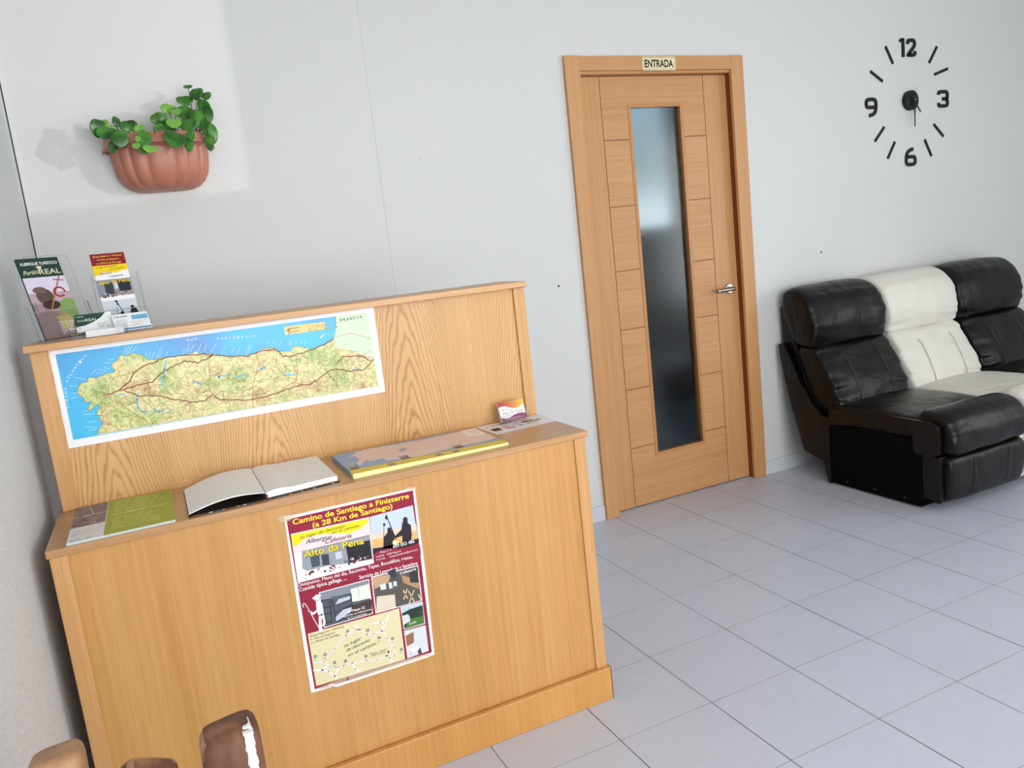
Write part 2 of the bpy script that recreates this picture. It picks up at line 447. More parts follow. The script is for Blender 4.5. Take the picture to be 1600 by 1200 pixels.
PAD = {
 'c':[(-18,2573),(4276,2799),(4223,-166),(19,228)],
 'land':[(869,2726),(2542,2448),(4276,2799),(4222,764),(3864,638),(3108,721),(1889,498),(1398,686),(1023,797),(1078,1147),(701,1097),(618,1298),(361,907),(356,1241),(517,1522),(501,2009),(313,2093),(590,2276),(644,2592),(774,2447)],
 'wb':[(3796,2747),(4276,2799),(4190,1513),(3688,1675)],
 'yel':[(-17,166),(232,310),(4162,294),(4223,-166),(-61,-270)],
 'lake':[(1723,1899),(1932,1793),(1743,1497),(1626,1503)],
 'b1':[(59,694),(271,724),(232,310),(39,307)],
 'b2':[(1442,753),(1605,761),(1583,264),(1396,243)],
 'b3':[(2956,767),(3156,718),(3089,366),(2902,379)],
 'p1':[(931,96),(1129,97),(1100,-143),(920,-161)],
 'p2':[(2224,134),(2445,169),(2393,-96),(2203,-115)],
 'p3':[(2693,83),(2952,81),(2906,-151),(2651,-149)],
}


# ------------------------------------------------------------------ room shell
XL, XR, YF, H = -2.0444, 4.0, -5.2, 2.62
t = NT('wall_paint'); p = t.obj()
t.bump(t.noise(p, 220, 3, 0.6), 0.05, 0.0008)
WALL = t.out(t.mix(t.noise(p, 1.1, 2), lin('D3D4D1'), lin('D8D8D5')), 0.42)
t = NT('textured_wall_paint'); p = t.obj()
hh = t.math('ADD', t.noise(p, 230, 4, 0.7), t.math('MULTIPLY', t.noise(p, 60, 3), 0.7))
t.bump(hh, 0.8, 0.005)
WALL_R = t.out(t.mix(t.ramp(t.noise(p, 260, 3, 0.6), [(0.38, G0), (0.62, G1)]), lin('DADDDF'), lin('F2F4F5')), 0.36)  # pale speckle in the colour stands in for sparkle off the rough texture
t = NT('ceiling_paint'); CEIL = t.out(t.mix(t.noise(t.obj(), 3, 2), lin('DADADA'), lin('E4E4E2')), 0.8)
t = NT('floor_tiles'); p = t.obj(); sp = t.n('SeparateXYZ', {0: p})
S_, OX, OY = 0.3044, 0.122, -0.2522
def cell(sock, o):
    q = t.math('DIVIDE', t.math('SUBTRACT', sock, o), S_); d = t.math('PINGPONG', q, 0.5)
    return t.math('MULTIPLY', d, S_), t.math('FLOOR', q)
dx, ix = cell(sp.outputs[0], OX); dy, iy = cell(sp.outputs[1], OY)
jit = t.n('TexWhiteNoise', {0: t.n('CombineXYZ', {0: ix, 1: 0.0, 2: 3.0}).outputs[0]}, noise_dimensions='3D').outputs[0]
jit2 = t.n('TexWhiteNoise', {0: t.n('CombineXYZ', {0: ix, 1: iy, 2: 9.0}).outputs[0]}, noise_dimensions='3D').outputs[0]
gx = t.math('LESS_THAN', dx, t.math('ADD', t.math('MULTIPLY', t.noise(p, 3, 2), 0.0022), 0.0002))
gy = t.math('LESS_THAN', dy, t.math('ADD', t.math('MULTIPLY', t.noise(p, 2.2, 2), 0.0016), 0.0002))
gro = t.math('MAXIMUM', gx, gy)
tc = t.mix(t.noise(p, 26, 6, 0.7), lin('BFC3CF'), lin('CCD0DA'))
tc = t.mix(t.math('MULTIPLY', jit2, 0.12), tc, lin('BDBEC4'))
sm = t.ramp(t.noise(p, 2.3, 3), [(0.52, G0), (0.75, G1)])
tc = t.mix(t.math('MULTIPLY', sm, 0.18), tc, lin('AEB2BA'))
gc = t.mix(gx, lin('8C8988'), lin('4E4C4E'))
col = t.mix(gro, tc, gc)
t.bump(t.math('ADD', t.math('MULTIPLY', gro, -1.0), t.math('MULTIPLY', t.noise(p, 200, 3), 0.08)), 0.3, 0.001)
FLOOR = t.out(col, t.math('ADD', t.math('MULTIPLY', t.noise(p, 8, 3), 0.15), 0.30))
t = NT('white_skirting_tile'); SKIRT = t.out(t.mix(t.noise(t.obj(), 12, 2), lin('C9CCCF'), lin('D5D7DA')), 0.35)

def slab(name, x0, x1, y0, y1, z0, z1, m, bevel=0):
    b = MB(); b.box(x0, x1, y0, y1, z0, z1, m); o = b.build(name, None, bevel); tag(o, kind='structure'); return o
slab('floor', XL - 0.1, XR + 0.1, YF - 0.1, 2.1, -0.1, 0.0, FLOOR)
slab('ceiling', XL - 0.1, XR + 0.1, YF - 0.1, 2.1, H, H + 0.1, CEIL)
slab('wall_left', XL - 0.1, XL, YF - 0.1, 0.0, 0, H, WALL_R)
# back wall with the door opening
DX0, DX1, DZ = 0.147, 0.988, 2.034
b = MB(); b.box(XL - 0.1, DX0 - 0.03, 0, 0.12, 0, H, WALL); b.box(DX1 + 0.03, XR + 0.1, 0, 0.12, 0, H, WALL); b.box(DX0 - 0.03, DX1 + 0.03, 0, 0.12, DZ + 0.03, H, WALL)
# small drilled holes left in the paint
HOLE = flat('4A4A48', 0.8)
for hx, hz, r in [(-0.629, 1.719, 0.002), (0.046, 1.71, 0.002), (-0.79, 1.76, 0.0015), (-0.95, 1.69, 0.0012), (-0.99, 1.74, 0.0012), (0.0, 1.13, 0.0012), (-0.72, 1.74, 0.001)]:
    n = 8; b.add([(hx + r * math.cos(2*PI*k/n), -0.0004, hz + r * math.sin(2*PI*k/n)) for k in range(n)], [tuple(range(n))], HOLE)
tag(b.build('wall_back'), kind='structure')
# right wall with an unseen high slot added to shape the sun glint's patch
b = MB()
def wall_x(x0, x1, ys, zs, holes, m):
    yy = sorted(set(ys + [h[0] for h in holes] + [h[1] for h in holes])); zz = sorted(set(zs + [h[2] for h in holes] + [h[3] for h in holes]))
    for i in range(len(yy) - 1):
        for j in range(len(zz) - 1):
            cy = (yy[i] + yy[i+1]) / 2; cz = (zz[j] + zz[j+1]) / 2
            if any(h[0] < cy < h[1] and h[2] < cz < h[3] for h in holes): continue
            b.box(x0, x1, yy[i], yy[i+1], zz[j], zz[j+1], m)
wall_x(XR, XR + 0.1, [YF - 0.1, 0.0], [0.0, H], [(-5.14, -4.833, 1.869, 2.30)], WALL)
tag(b.build('wall_right'), kind='structure')
slab('wall_front', XL - 0.1, XR + 0.1, YF - 0.1, YF, 0, H, WALL)
# window frames around the daylight openings
FRAME = flat('5A5E62', 0.4)
def window(name, ax, c, a0, a1, z0, z1, nm):
    b = MB(); d = 0.05
    def bx(p0, p1, q0, q1):
        if ax == 'y': b.box(p0, p1, c, c + d, q0, q1, FRAME)
        else: b.box(c - d, c, p0, p1, q0, q1, FRAME)
    for k in range(nm + 1):
        p = a0 + (a1 - a0) * k / nm; bx(p - 0.03, p + 0.03, z0, z1)
    bx(a0, a1, z0 - 0.05, z0); bx(a0, a1, z1, z1 + 0.05)
    tag(b.build(name), kind='structure')
window('window_1', 'y', YF, -1.95, 1.05, 0.42, 2.42, 3)
window('window_2', 'x', XR, -4.55, -2.6, 0.5, 2.4, 2)
# skirting
b = MB(); b.box(XL, 0.070, -0.010, 0, 0, 0.072, SKIRT); b.box(1.056, XR, -0.010, 0, 0, 0.072, SKIRT)
tag(b.build('baseboard_back', None, 0.001), kind='structure')
b = MB(); b.box(XL, XL + 0.010, YF, -0.01, 0, 0.072, SKIRT); tag(b.build('baseboard_left', None, 0.001), kind='structure')
# corner bead strip and the panel joint lines
b = MB(); b.box(XL + 0.004, XL + 0.022, -0.0035, 0, 0.072, H, flat('D9DAD6', 0.4)); b.box(XL, XL + 0.004, -0.002, 0, 0.072, H, flat('3A3936', 0.8))
tag(b.build('trim_1', None), kind='structure')
b = MB(); b.box(-0.8075, -0.8065, -0.0005, 0, 0.072, H, flat('B0B2AE', 0.6)); tag(b.build('trim_2'), kind='structure')

# room beyond the door: dark passage with a bright window
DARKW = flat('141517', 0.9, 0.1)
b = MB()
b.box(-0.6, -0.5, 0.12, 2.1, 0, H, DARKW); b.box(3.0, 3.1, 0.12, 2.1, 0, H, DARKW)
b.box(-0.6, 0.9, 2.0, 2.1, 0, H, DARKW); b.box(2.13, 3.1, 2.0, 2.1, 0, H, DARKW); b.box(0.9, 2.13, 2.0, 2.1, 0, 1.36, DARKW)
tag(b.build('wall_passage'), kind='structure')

# ------------------------------------------------------------------ door
door = empty('door_1', (0.55, 0.0, 0.0)); tag(door, kind='structure')
b = MB(); b.box(0.071, 0.146, -0.020, 0.0, 0, 2.110, W_DOORV); local(b.build('door_casing', None, 0.003), door)
b = MB(); b.box(0.981, 1.056, -0.020, 0.0, 0, 2.110, W_DOORV); local(b.build('door_casing', None, 0.003), door)
b = MB(); b.box(0.146, 0.981, -0.019, 0.0, 2.046, 2.108, W_DOORH); local(b.build('door_casing', None, 0.002), door)
b = MB()
b.box(DX0 - 0.03, DX0, -0.004, 0.12, 0, DZ + 0.03, W_JAMB); b.box(DX1, DX1 + 0.03, -0.004, 0.12, 0, DZ + 0.03, W_JAMB); b.box(DX0, DX1, -0.004, 0.12, DZ, DZ + 0.03, W_DOORH)
local(b.build('door_jamb', None, 0.001), door)
b = MB(); b.box(DX1 - 0.004, DX1, 0.006, 0.034, 0.0, DZ, BROWN_SEAL); b.box(DX0, DX0 + 0.004, 0.006, 0.034, 0.0, DZ, BROWN_SEAL)
local(b.build('door_seal'), door)
# leaf: stiles with upright grain, cross-grained rails split by fine grooves
LY0, LY1 = 0.032, 0.072
LX0, LX1, V1, V2, GX0, GX1, GZ0, GZ1 = DX0 + 0.004, DX1 - 0.004, 0.268, 0.848, 0.408, 0.717, 0.236, 1.908
g = 0.0016
b = MB()
b.box(LX0, V1 - g, LY0, LY1, 0.006, DZ - 0.003, W_DOORV); b.box(V2 + g, LX1, LY0, LY1, 0.006, DZ - 0.003, W_DOORV)
hs = [1.752, 1.454, 1.157, 0.880, 0.590, 0.299]
b.prism([(V1 + g, DZ - 0.003), (V1 + g, hs[0] + g), (GX0, hs[0] + g), (GX0, GZ1), (GX1, GZ1), (GX1, hs[0] + g), (V2 - g, hs[0] + g), (V2 - g, DZ - 0.003)], LY0, LY1, 'y', W_DOORH)
b.prism([(V1 + g, 0.006), (V1 + g, hs[5] - g), (GX0, hs[5] - g), (GX0, GZ0), (GX1, GZ0), (GX1, hs[5] - g), (V2 - g, hs[5] - g), (V2 - g, 0.006)], LY0, LY1, 'y', W_DOORH)
for k in range(5):
    b.box(V1 + g, GX0, LY0, LY1, hs[k+1] + g, hs[k] - g, W_DOORH); b.box(GX1, V2 - g, LY0, LY1, hs[k+1] + g, hs[k] - g, W_DOORH)
GRV = flat('6E4524', 0.7)
b.box(V1 - g, GX0, LY0 + 0.003, LY1 - 0.003, 0.006, DZ - 0.003, GRV); b.box(GX1, V2 + g, LY0 + 0.003, LY1 - 0.003, 0.006, DZ - 0.003, GRV)
leaf = local(b.build('door_leaf'), door)
bw = 0.022
b = MB()
def mitre(b, w, y0, y1, m):
    b.prism([(GX0, GZ0), (GX0 + w, GZ0 + w), (GX0 + w, GZ1 - w), (GX0, GZ1)], y0, y1, 'y', m); b.prism([(GX1, GZ0), (GX1, GZ1), (GX1 - w, GZ1 - w), (GX1 - w, GZ0 + w)], y0, y1, 'y', m)
    b.prism([(GX0, GZ0), (GX1, GZ0), (GX1 - w, GZ0 + w), (GX0 + w, GZ0 + w)], y0, y1, 'y', m); b.prism([(GX0, GZ1), (GX0 + w, GZ1 - w), (GX1 - w, GZ1 - w), (GX1, GZ1)], y0, y1, 'y', m)
mitre(b, 0.016, LY0 - 0.003, LY0 + 0.010, W_JAMB); mitre(b, 0.012, LY0 + 0.010, LY1 + 0.003, W_JAMB)
o = b.build('glazing_bead', None, 0.0008); local(o, door); o.parent = leaf
t = NT('frosted_glass'); t.b.inputs['Transmission Weight'].default_value = 1.0; t.b.inputs['IOR'].default_value = 1.45
FROST = t.out(t.mix(t.noise(t.obj(), 5, 2), (0.74, 0.8, 0.82, 1), (0.8, 0.84, 0.85, 1)), 0.15)
FROST.node_tree.nodes['Principled BSDF'].inputs['Specular IOR Level'].default_value = 0.25
b = MB(); b.box(GX0 + 0.010, GX1 - 0.010, LY0 + 0.022, LY0 + 0.028, GZ0 + 0.01, GZ1 - 0.01, FROST)
o = b.build('glass_pane'); local(o, door); o.parent = leaf; o['label'] = 'frosted glass strip'
t = NT('brushed_steel'); STEEL = t.out(t.mix(t.noise(t.scaled(t.obj(), (30, 30, 300)), 1, 3), lin('8E8C89'), lin('B4B2AE')), 0.25, Metallic=1.0)
b = MB()
hx, hz, hy = 0.928, 1.0, LY0
pth = [(hx, hy, hz), (hx, hy - 0.034, hz)]
for k in range(1, 7):
    a = k / 6 * PI / 2; pth.append((hx - 0.016 + 0.016 * math.cos(a), hy - 0.034 - 0.016 * math.sin(a), hz))
pth += [(hx - 0.05, hy - 0.052, hz), (hx - 0.09, hy - 0.053, hz), (hx - 0.118, hy - 0.053, hz)]
b.tube(pth, 0.0095, STEEL, 16); han = b.build('door_handle', None, 0, True); local(han, door); han['label'] = 'steel lever handle'
b = MB(); b.tube([(hx, hy, hz), (hx, hy - 0.007, hz), (hx, hy - 0.009, hz)], [0.026, 0.026, 0.023], STEEL, 28); o = b.build('rosette', None, 0, False); local(o, door); o.parent = han

# ENTRADA sign
SIGN = flat('E8DCB2', 0.35); BLK = flat('191817', 0.5)
a = Art(); b = a.b; b.box(0, 0.184, 0, 0.059, -0.003, 0.0, SIGN)
a.st = 0.0001
for x0, y0, x1, y1 in [(40, 40, 1800, 52), (40, 538, 1800, 550), (40, 40, 52, 550), (1788, 40, 1800, 550)]: a.rect(x0, y0, x1, y1, BLK, 2)
a.text('ENTRADA', (130, 140), (1710, 140), 320, BLK, 2, bold=0.03)
o = b.build('entrance_sign'); place_sheet(o, (0.471, -0.0225, 2.043))
tag(o, 'small cream ENTRADA sign fixed on the door frame above the door', 'sign')

# ------------------------------------------------------------------ wall screws
for (sx, sz), w in zip([(-0.055, 1.130), (1.527, 1.120)], ['between the desk and the door frame', 'above the first sofa back right of the door']):
    b = MB(); M = Matrix.Translation((sx, 0, sz))
    ring = flat('A9ABA8', 0.5)
    b.tube([(sx, 0, sz), (sx, -0.003, sz)], [0.006, 0.005], ring, 12); b.tube([(sx - 0.001, -0.003, sz), (sx - 0.001, -0.0045, sz)], [0.0038, 0.003], flat('2C2B29', 0.6), 10)
    tag(b.build('wall_screw'), 'small dark screw in the wall ' + w, 'screw')

# ------------------------------------------------------------------ wall clock
CK = flat('151414', 0.45)
clk = empty('wall_clock', (2.217, 0.0, 1.872)); tag(clk, 'black numeral wall clock with bar hour marks stuck on the wall above the sofa', 'clock')
def stroke_poly(pts, w, closed=False):
    pts = [Vector(p) for p in pts]; L = []; R = []
    n = len(pts)
    for i, p in enumerate(pts):
        if closed: d0 = (p - pts[i-1]).normalized(); d1 = (pts[(i+1) % n] - p).normalized()
        else:
            d0 = (p - pts[i-1]).normalized() if i else None; d1 = (pts[i+1] - p).normalized() if i < n-1 else None
            d0 = d0 or d1; d1 = d1 or d0
        n0 = Vector((-d0.y, d0.x)); n1 = Vector((-d1.y, d1.x)); m = (n0 + n1); m = m / max(m.length, 1e-6)
        k = w / 2 / max(m.dot(n0), 0.5)
        L.append(p + m * k); R.append(p - m * k)
    return L, R
def stroke(b, pts, w, x0, z0, y0, y1, m, closed=False, rnd=True):
    if rnd and len(pts) > 2:
        q = []; n = len(pts)
        for i, p in enumerate(pts):
            p = Vector(p)
            if not closed and i in (0, n - 1): q.append(p); continue
            a = Vector(pts[i-1]); c = Vector(pts[(i+1) % n])
            ra = min(w * 0.75, (a - p).length * 0.45); rc = min(w * 0.75, (c - p).length * 0.45)
            A = p + (a - p).normalized() * ra; C_ = p + (c - p).normalized() * rc
            q += [A, A.lerp(p, 0.5).lerp(p.lerp(C_, 0.5), 0.5) , C_]
        pts = q
    L, R = stroke_poly(pts, w, closed); n = len(pts)
    vs = []
    for i in range(n):
        for (P_, yy) in ((L[i], y0), (R[i], y0), (R[i], y1), (L[i], y1)): vs.append((x0 + P_.x, yy, z0 + P_.y))
    fs = []
    for i in range(n if closed else n - 1):
        j = (i + 1) % n
        for k in range(4): fs.append((i*4+k, i*4+(k+1) % 4, j*4+(k+1) % 4, j*4+k))
    if not closed: fs += [(0, 1, 2, 3), ((n-1)*4+3, (n-1)*4+2, (n-1)*4+1, (n-1)*4)]
    b.add(vs, fs, m)
def numeral(name, strokes, x0, z0, w=0.019):
    b = MB()
    for s_, cl in strokes: stroke(b, s_, w, x0, z0, -0.006, 0.0, CK, cl)
    o = b.build(name, None, 0.0012); local(o, clk); return o
h = 0.096
two = [([(-0.001, 0.066), (0.0, 0.086), (0.045, 0.086), (0.052, 0.075), (0.052, 0.058), (0.0, 0.012), (0.0, 0.0095), (0.053, 0.0095), (0.054, 0.030)], False)]
one = [([(0.0, 0.078), (0.003, 0.088), (0.018, 0.088)], False), ([(0.020, 0.097), (0.020, 0.0)], False)]
b = MB()
for s_, cl in one: stroke(b, s_, 0.019, 2.160, 2.100, -0.006, 0, CK, cl)
for s_, cl in two: stroke(b, s_, 0.019, 2.218, 2.101, -0.006, 0, CK, cl)
local(b.build('numeral', None, 0.001), clk)
numeral('numeral', [([(0.0, 0.070), (0.0, 0.086), (0.066, 0.086), (0.072, 0.074), (0.072, 0.054), (0.058, 0.0475), (0.030, 0.0475)], False), ([(0.055, 0.0475), (0.072, 0.040), (0.072, 0.020), (0.066, 0.0095), (0.0, 0.0095), (0.0, 0.027)], False)], 2.454, 1.828)
numeral('numeral', [([(0.072, 0.048), (0.010, 0.048), (0.003, 0.058), (0.003, 0.078), (0.012, 0.089), (0.062, 0.089), (0.075, 0.078), (0.075, 0.048), (0.070, 0.026), (0.055, 0.012), (0.022, 0.006)], False)], 1.888, 1.797)
numeral('numeral', [([(0.062, 0.092), (0.030, 0.086), (0.012, 0.070), (0.005, 0.045), (0.005, 0.020), (0.014, 0.0095), (0.066, 0.0095), (0.077, 0.020), (0.077, 0.040), (0.068, 0.051), (0.008, 0.051)], False)], 2.178, 1.523)
def bar(name, p0, p1, w, y0, y1, m=CK):
    b = MB(); p0 = Vector(p0); p1 = Vector(p1); d = (p1 - p0).normalized(); nn = Vector((-d.y, d.x)) * w / 2
    pts = [p0 + nn, p0 - nn, p1 - nn, p1 + nn]; b.prism([(p.x, p.y) for p in pts], y0, y1, 'y', m)
    o = b.build(name, None, min(0.003, w * 0.3)); local(o, clk); return o
for s_ in [((2.047, 2.156), (2.101, 2.066)), ((2.449, 2.156), (2.382, 2.068)), ((1.928, 2.030), (2.020, 1.976)), ((2.536, 2.038), (2.422, 2.007)), ((2.022, 1.742), (1.946, 1.668)), ((2.100, 1.661), (2.040, 1.573)), ((2.410, 1.742), (2.490, 1.671)), ((2.334, 1.662), (2.388, 1.568))]:
    bar('hour_mark', s_[0], s_[1], 0.015, -0.005, 0)
b = MB(); b.tube([(2.217, 0, 1.872), (2.217, -0.022, 1.872), (2.217, -0.024, 1.872)], [0.052, 0.052, 0.049], CK, 36); b.tube([(2.217, -0.024, 1.872), (2.217, -0.042, 1.872)], 0.006, STEEL, 12)
local(b.build('clock_hub', None, 0), clk)
bar('hour_hand', (2.195, 1.900), (2.270, 1.806), 0.009, -0.033, -0.031)
bar('minute_hand', (2.217, 1.905), (2.217, 1.730), 0.008, -0.037, -0.035)
bar('second_hand', (2.226, 1.935), (2.214, 1.770), 0.0018, -0.041, -0.040)

# ------------------------------------------------------------------ wall planter
t = NT('terracotta_plastic'); p = t.obj()
TERRA = t.out(t.mix(t.noise(p, 14, 3), lin('B3705B'), lin('C08069')), 0.40)
CX = -1.599
def half_ring(a, bdep, z, n=72, rib=0.0, wallgap=0.0, droop=0.0):
    out = []
    for k in range(n + 1):
        th = PI * k / n
        c, s_ = math.cos(th), math.sin(th)
        e = 0.72
        x = -a * math.copysign(abs(c) ** e, c); y = -bdep * abs(s_) ** e
        r = 1.0
        if rib: r = 1 + rib * (abs(math.sin(th * 9.0 + 0.3)) ** 0.5 - 0.7)
        zz = z - droop * (abs(c) ** 6)
        out.append(Vector((CX + x * r, min(y * r, -0.0) - wallgap, zz)))
    return out
def ring_mesh(b, rings, m, capb=True, capt=False, back=True):
    n = len(rings[0]); vs = [v for r in rings for v in r]; fs = []
    for i in range(len(rings) - 1):
        fs += [(i*n+k, i*n+k+1, (i+1)*n+k+1, (i+1)*n+k) for k in range(n - 1)]
        if back: fs.append((i*n+n-1, i*n, (i+1)*n, (i+1)*n+n-1))
    if capb: fs.append(tuple(range(n))[::-1])
    if capt: fs.append(tuple(range((len(rings)-1)*n, len(rings)*n)))
    b.add(vs, fs, m)
planter = empty('wall_planter', (CX, 0, 1.665)); tag(planter, 'ribbed terracotta coloured half-round planter hung on the wall above the desk', 'planter')
prof = [(0.066, 0.060, 1.652), (0.092, 0.085, 1.655), (0.116, 0.105, 1.665), (0.134, 0.122, 1.682), (0.147, 0.135, 1.706), (0.153, 0.143, 1.736), (0.156, 0.148, 1.770), (0.157, 0.150, 1.800)]
rings = [half_ring(A, B, Z, rib=0.085 if 0 < i else 0.02, wallgap=0.0005) for i, (A, B, Z) in enumerate(prof)]
b = MB(); ring_mesh(b, rings, TERRA); o = b.build('pot', None, 0, True); local(o, planter)
rimr = [half_ring(0.153, 0.152, 1.790, wallgap=0.0005), half_ring(0.160, 0.160, 1.791, wallgap=0.0005), half_ring(0.162, 0.163, 1.797, wallgap=0.0005), half_ring(0.176, 0.172, 1.799, wallgap=0.0005, droop=0.006), half_ring(0.184, 0.178, 1.797, wallgap=0.0005, droop=0.006), half_ring(0.178, 0.176, 1.806, wallgap=0.0005), half_ring(0.172, 0.172, 1.832, wallgap=0.0005), half_ring(0.166, 0.166, 1.834, wallgap=0.0005), half_ring(0.160, 0.160, 1.815, wallgap=0.0005)]
b = MB(); ring_mesh(b, rimr, TERRA, False, False, False); b.box(CX - 0.172, CX + 0.172, -0.004, -0.0005, 1.79, 1.846, TERRA)
o = b.build('rim', None, 0, True); local(o, planter)
t = NT('potting_soil'); SOIL = t.out(t.mix(t.noise(t.obj(), 90, 4), lin('2A1D14'), lin('4A3626')), 0.9)
b = MB(); ring_mesh(b, [half_ring(0.150, 0.149, 1.795, wallgap=0.004), half_ring(0.157, 0.156, 1.812, wallgap=0.004)], SOIL, True, True); o = b.build('soil', None, 0, True); local(o, planter)
# plants: round glossy leaves
t = NT('glossy_leaf'); p = t.obj()
LEAFM = t.out(t.mix(t.ramp(t.noise(p, 22, 3), [(0.38, G0), (0.66, G1)]), lin('1F5018'), lin('4A8A2A')), 0.24)
t = NT('pale_leaf'); p = t.obj(); LEAFP = t.out(t.mix(t.noise(p, 26, 2), lin('5E9A34'), lin('85BB4E')), 0.34)
t = NT('leaf_stem'); STEM = t.out(t.mix(t.noise(t.obj(), 60, 2), lin('3B2418'), lin('4C5A28')), 0.5)
LEAVES = [(-1.776,-0.14,1.8601,0.0213,0.0284),(-1.7631,-0.13,1.8752,0.0167,0.0167),(-1.7544,-0.17,1.8425,0.0283,0.0212),(-1.7414,-0.15,1.8478,0.019,0.0166),(-1.72,-0.22,1.812,0.0257,0.0243),(-1.7454,-0.19,1.7931,0.0141,0.0212),(-1.7197,-0.12,1.8825,0.0106,0.0168),(-1.6854,-0.14,1.8636,0.024,0.0192),(-1.6551,-0.16,1.8473,0.0168,0.0144),(-1.6809,-0.18,1.824,0.0095,0.019),(-1.645,-0.23,1.8117,0.0212,0.0212),(-1.6568,-0.24,1.781,0.015,0.0234),(-1.6779,-0.25,1.7826,0.0116,0.0093),(-1.6344,-0.25,1.7738,0.0197,0.0141),(-1.6674,-0.24,1.8064,0.0084,0.0093),
(-1.5881,-0.15,1.8817,0.0252,0.0184),(-1.5902,-0.19,1.8348,0.0216,0.023),(-1.5521,-0.13,1.9174,0.0221,0.0157),(-1.5326,-0.16,1.9038,0.0146,0.0136),(-1.5459,-0.19,1.8634,0.0203,0.0203),(-1.5088,-0.14,1.9047,0.0295,0.0246),(-1.4932,-0.11,1.9485,0.0258,0.0169),(-1.5014,-0.17,1.8609,0.0284,0.0254),(-1.5523,-0.24,1.8038,0.0323,0.0295),(-1.5594,-0.16,1.853,0.017,0.0146),(-1.5039,-0.22,1.8145,0.0135,0.0217),(-1.5133,-0.24,1.7836,0.0134,0.0264),(-1.4528,-0.12,1.9694,0.0209,0.0224),(-1.4758,-0.1,1.9933,0.015,0.005),(-1.4245,-0.13,1.9595,0.0169,0.0149),(-1.4349,-0.12,1.921,0.019,0.031),(-1.4643,-0.15,1.8824,0.0223,0.0297),(-1.4253,-0.13,1.8971,0.014,0.0275),(-1.4444,-0.16,1.8512,0.0149,0.0248),(-1.4281,-0.19,1.8214,0.0158,0.0295),(-1.4464,-0.21,1.7902,0.0137,0.0244),(-1.4416,-0.17,1.8302,0.0148,0.0198)]
PALE = {1, 8, 12, 13, 14, 18, 19, 17, 3, 9}
def plant(name, idx, roots, label):
    R = random.Random(len(idx)); b = MB(); sb = MB()
    for i in idx:
        x, y, z, rx, ry = LEAVES[i]; rx *= 1.14; ry *= 1.14; y *= 0.9; c = Vector((x, y, z))
        # facing: roughly to the room, tilted at random
        nrm = Vector((R.uniform(-0.45, 0.25), -1, R.uniform(-0.1, 0.75))).normalized()
        side = Vector((1, 0, 0)); side = (side - nrm * side.dot(nrm)).normalized(); up = nrm.cross(side) * -1
        roll = R.uniform(-0.5, 0.5); mt = LEAFP if i in PALE else LEAFM
        n = 22; vs = [c - nrm * 0.004]; cup = 0.16
        rads = (0.5, 0.85, 1.0)
        for rr in rads:
            for k in range(n):
                th = 2 * PI * k / n
                q = 1 + 0.06 * math.cos(2 * th + i) - 0.14 * max(0, math.cos(th - PI / 2 - roll + PI)) ** 8 + 0.10 * max(0, math.cos(th - PI / 2 - roll)) ** 10
                u = math.cos(th) * rx * rr * q; v = math.sin(th) * ry * rr * q
                fold = abs(math.cos(th - roll)) * rr
                vs.append(c + side * u + up * v - nrm * 0.004 + nrm * (fold * rx * 0.22 - cup * rr * rr * max(rx, ry)) )
        fs = [(0, 1 + k, 1 + (k + 1) % n) for k in range(n)]
        for q in range(2): fs += [(1+q*n+k, 1+(q+1)*n+k, 1+(q+1)*n+(k+1) % n, 1+q*n+(k+1) % n) for k in range(n)]
        b.add(vs, fs, mt)
        rt = min(roots, key=lambda q: abs(q[0] - x)); r0 = Vector(rt); base = c + up * (-ry * 0.6)
        mid = r0.lerp(base, 0.6) + Vector((0, 0.015, 0.02))
        pts = []
        for k in range(7):
            s_ = k / 6; pts.append(r0 * (1-s_)**2 + mid * 2*s_*(1-s_) + (c + nrm * -0.006) * s_**2)
        sb.tube(pts, [0.0022 - 0.0011 * k / 6 for k in range(7)], STEM, 6)
    root = empty(name, (roots[0][0], -0.08, 1.812)); tag(root, label, 'plant', None)
    o = b.build('foliage', None, 0, True); local(o, root); md = o.modifiers.new('thickness', 'SOLIDIFY'); md.thickness = 0.0012
    o = sb.build('stems', None, 0, True); local(o, root)
plant('potted_plant', range(0, 15), [(-1.72, -0.08, 1.81), (-1.66, -0.09, 1.81)], 'low trailing round-leaved green plant at the left end of the wall planter')
plant('potted_plant', range(15, 37), [(-1.54, -0.08, 1.81), (-1.47, -0.07, 1.81)], 'taller glossy round-leaved green plant at the right end of the wall planter')

# ------------------------------------------------------------------ reception desk
desk = empty('reception_desk', (-1.35, -1.0, 0.0)); tag(desk, 'oak veneer two-tier reception desk with a poster and a long map on its front', 'desk')
def part(name, fn, bevel=0.0015, parent=desk):
    b = MB(); fn(b); o = b.build(name, None, bevel); local(o, desk)
    if parent is not desk: o.parent = parent
    return o
XA, XB = -2.0095, -0.7055
part('lower_panel', lambda b: b.box(XA + 0.01, XB - 0.01, -1.274, -1.255, 0.02, 0.785, W_FRONT), 0)
part('stile', lambda b: b.box(XB - 0.034, XB, -1.280, -1.250, 0.06, 0.785, W_STILE), 0.002)
part('stile', lambda b: b.box(XA, XA + 0.034, -1.280, -1.250, 0.06, 0.785, W_STILE), 0.002)
part('side_panel', lambda b: b.box(XB - 0.02, XB - 0.001, -1.255, -0.945, 0.0, 0.785, W_STILE), 0.001)
part('side_panel', lambda b: b.box(XA + 0.001, XA + 0.02, -1.255, -0.945, 0.0, 0.785, W_STILE), 0.001)
part('plinth', lambda b: (b.box(XA - 0.004, XB + 0.006, -1.2955, -1.279, 0.0, 0.1005, W_PLINTH), b.box(XB - 0.0005, XB + 0.006, -1.2955, -0.95, 0.0, 0.1005, W_PLINTH)), 0.0025)
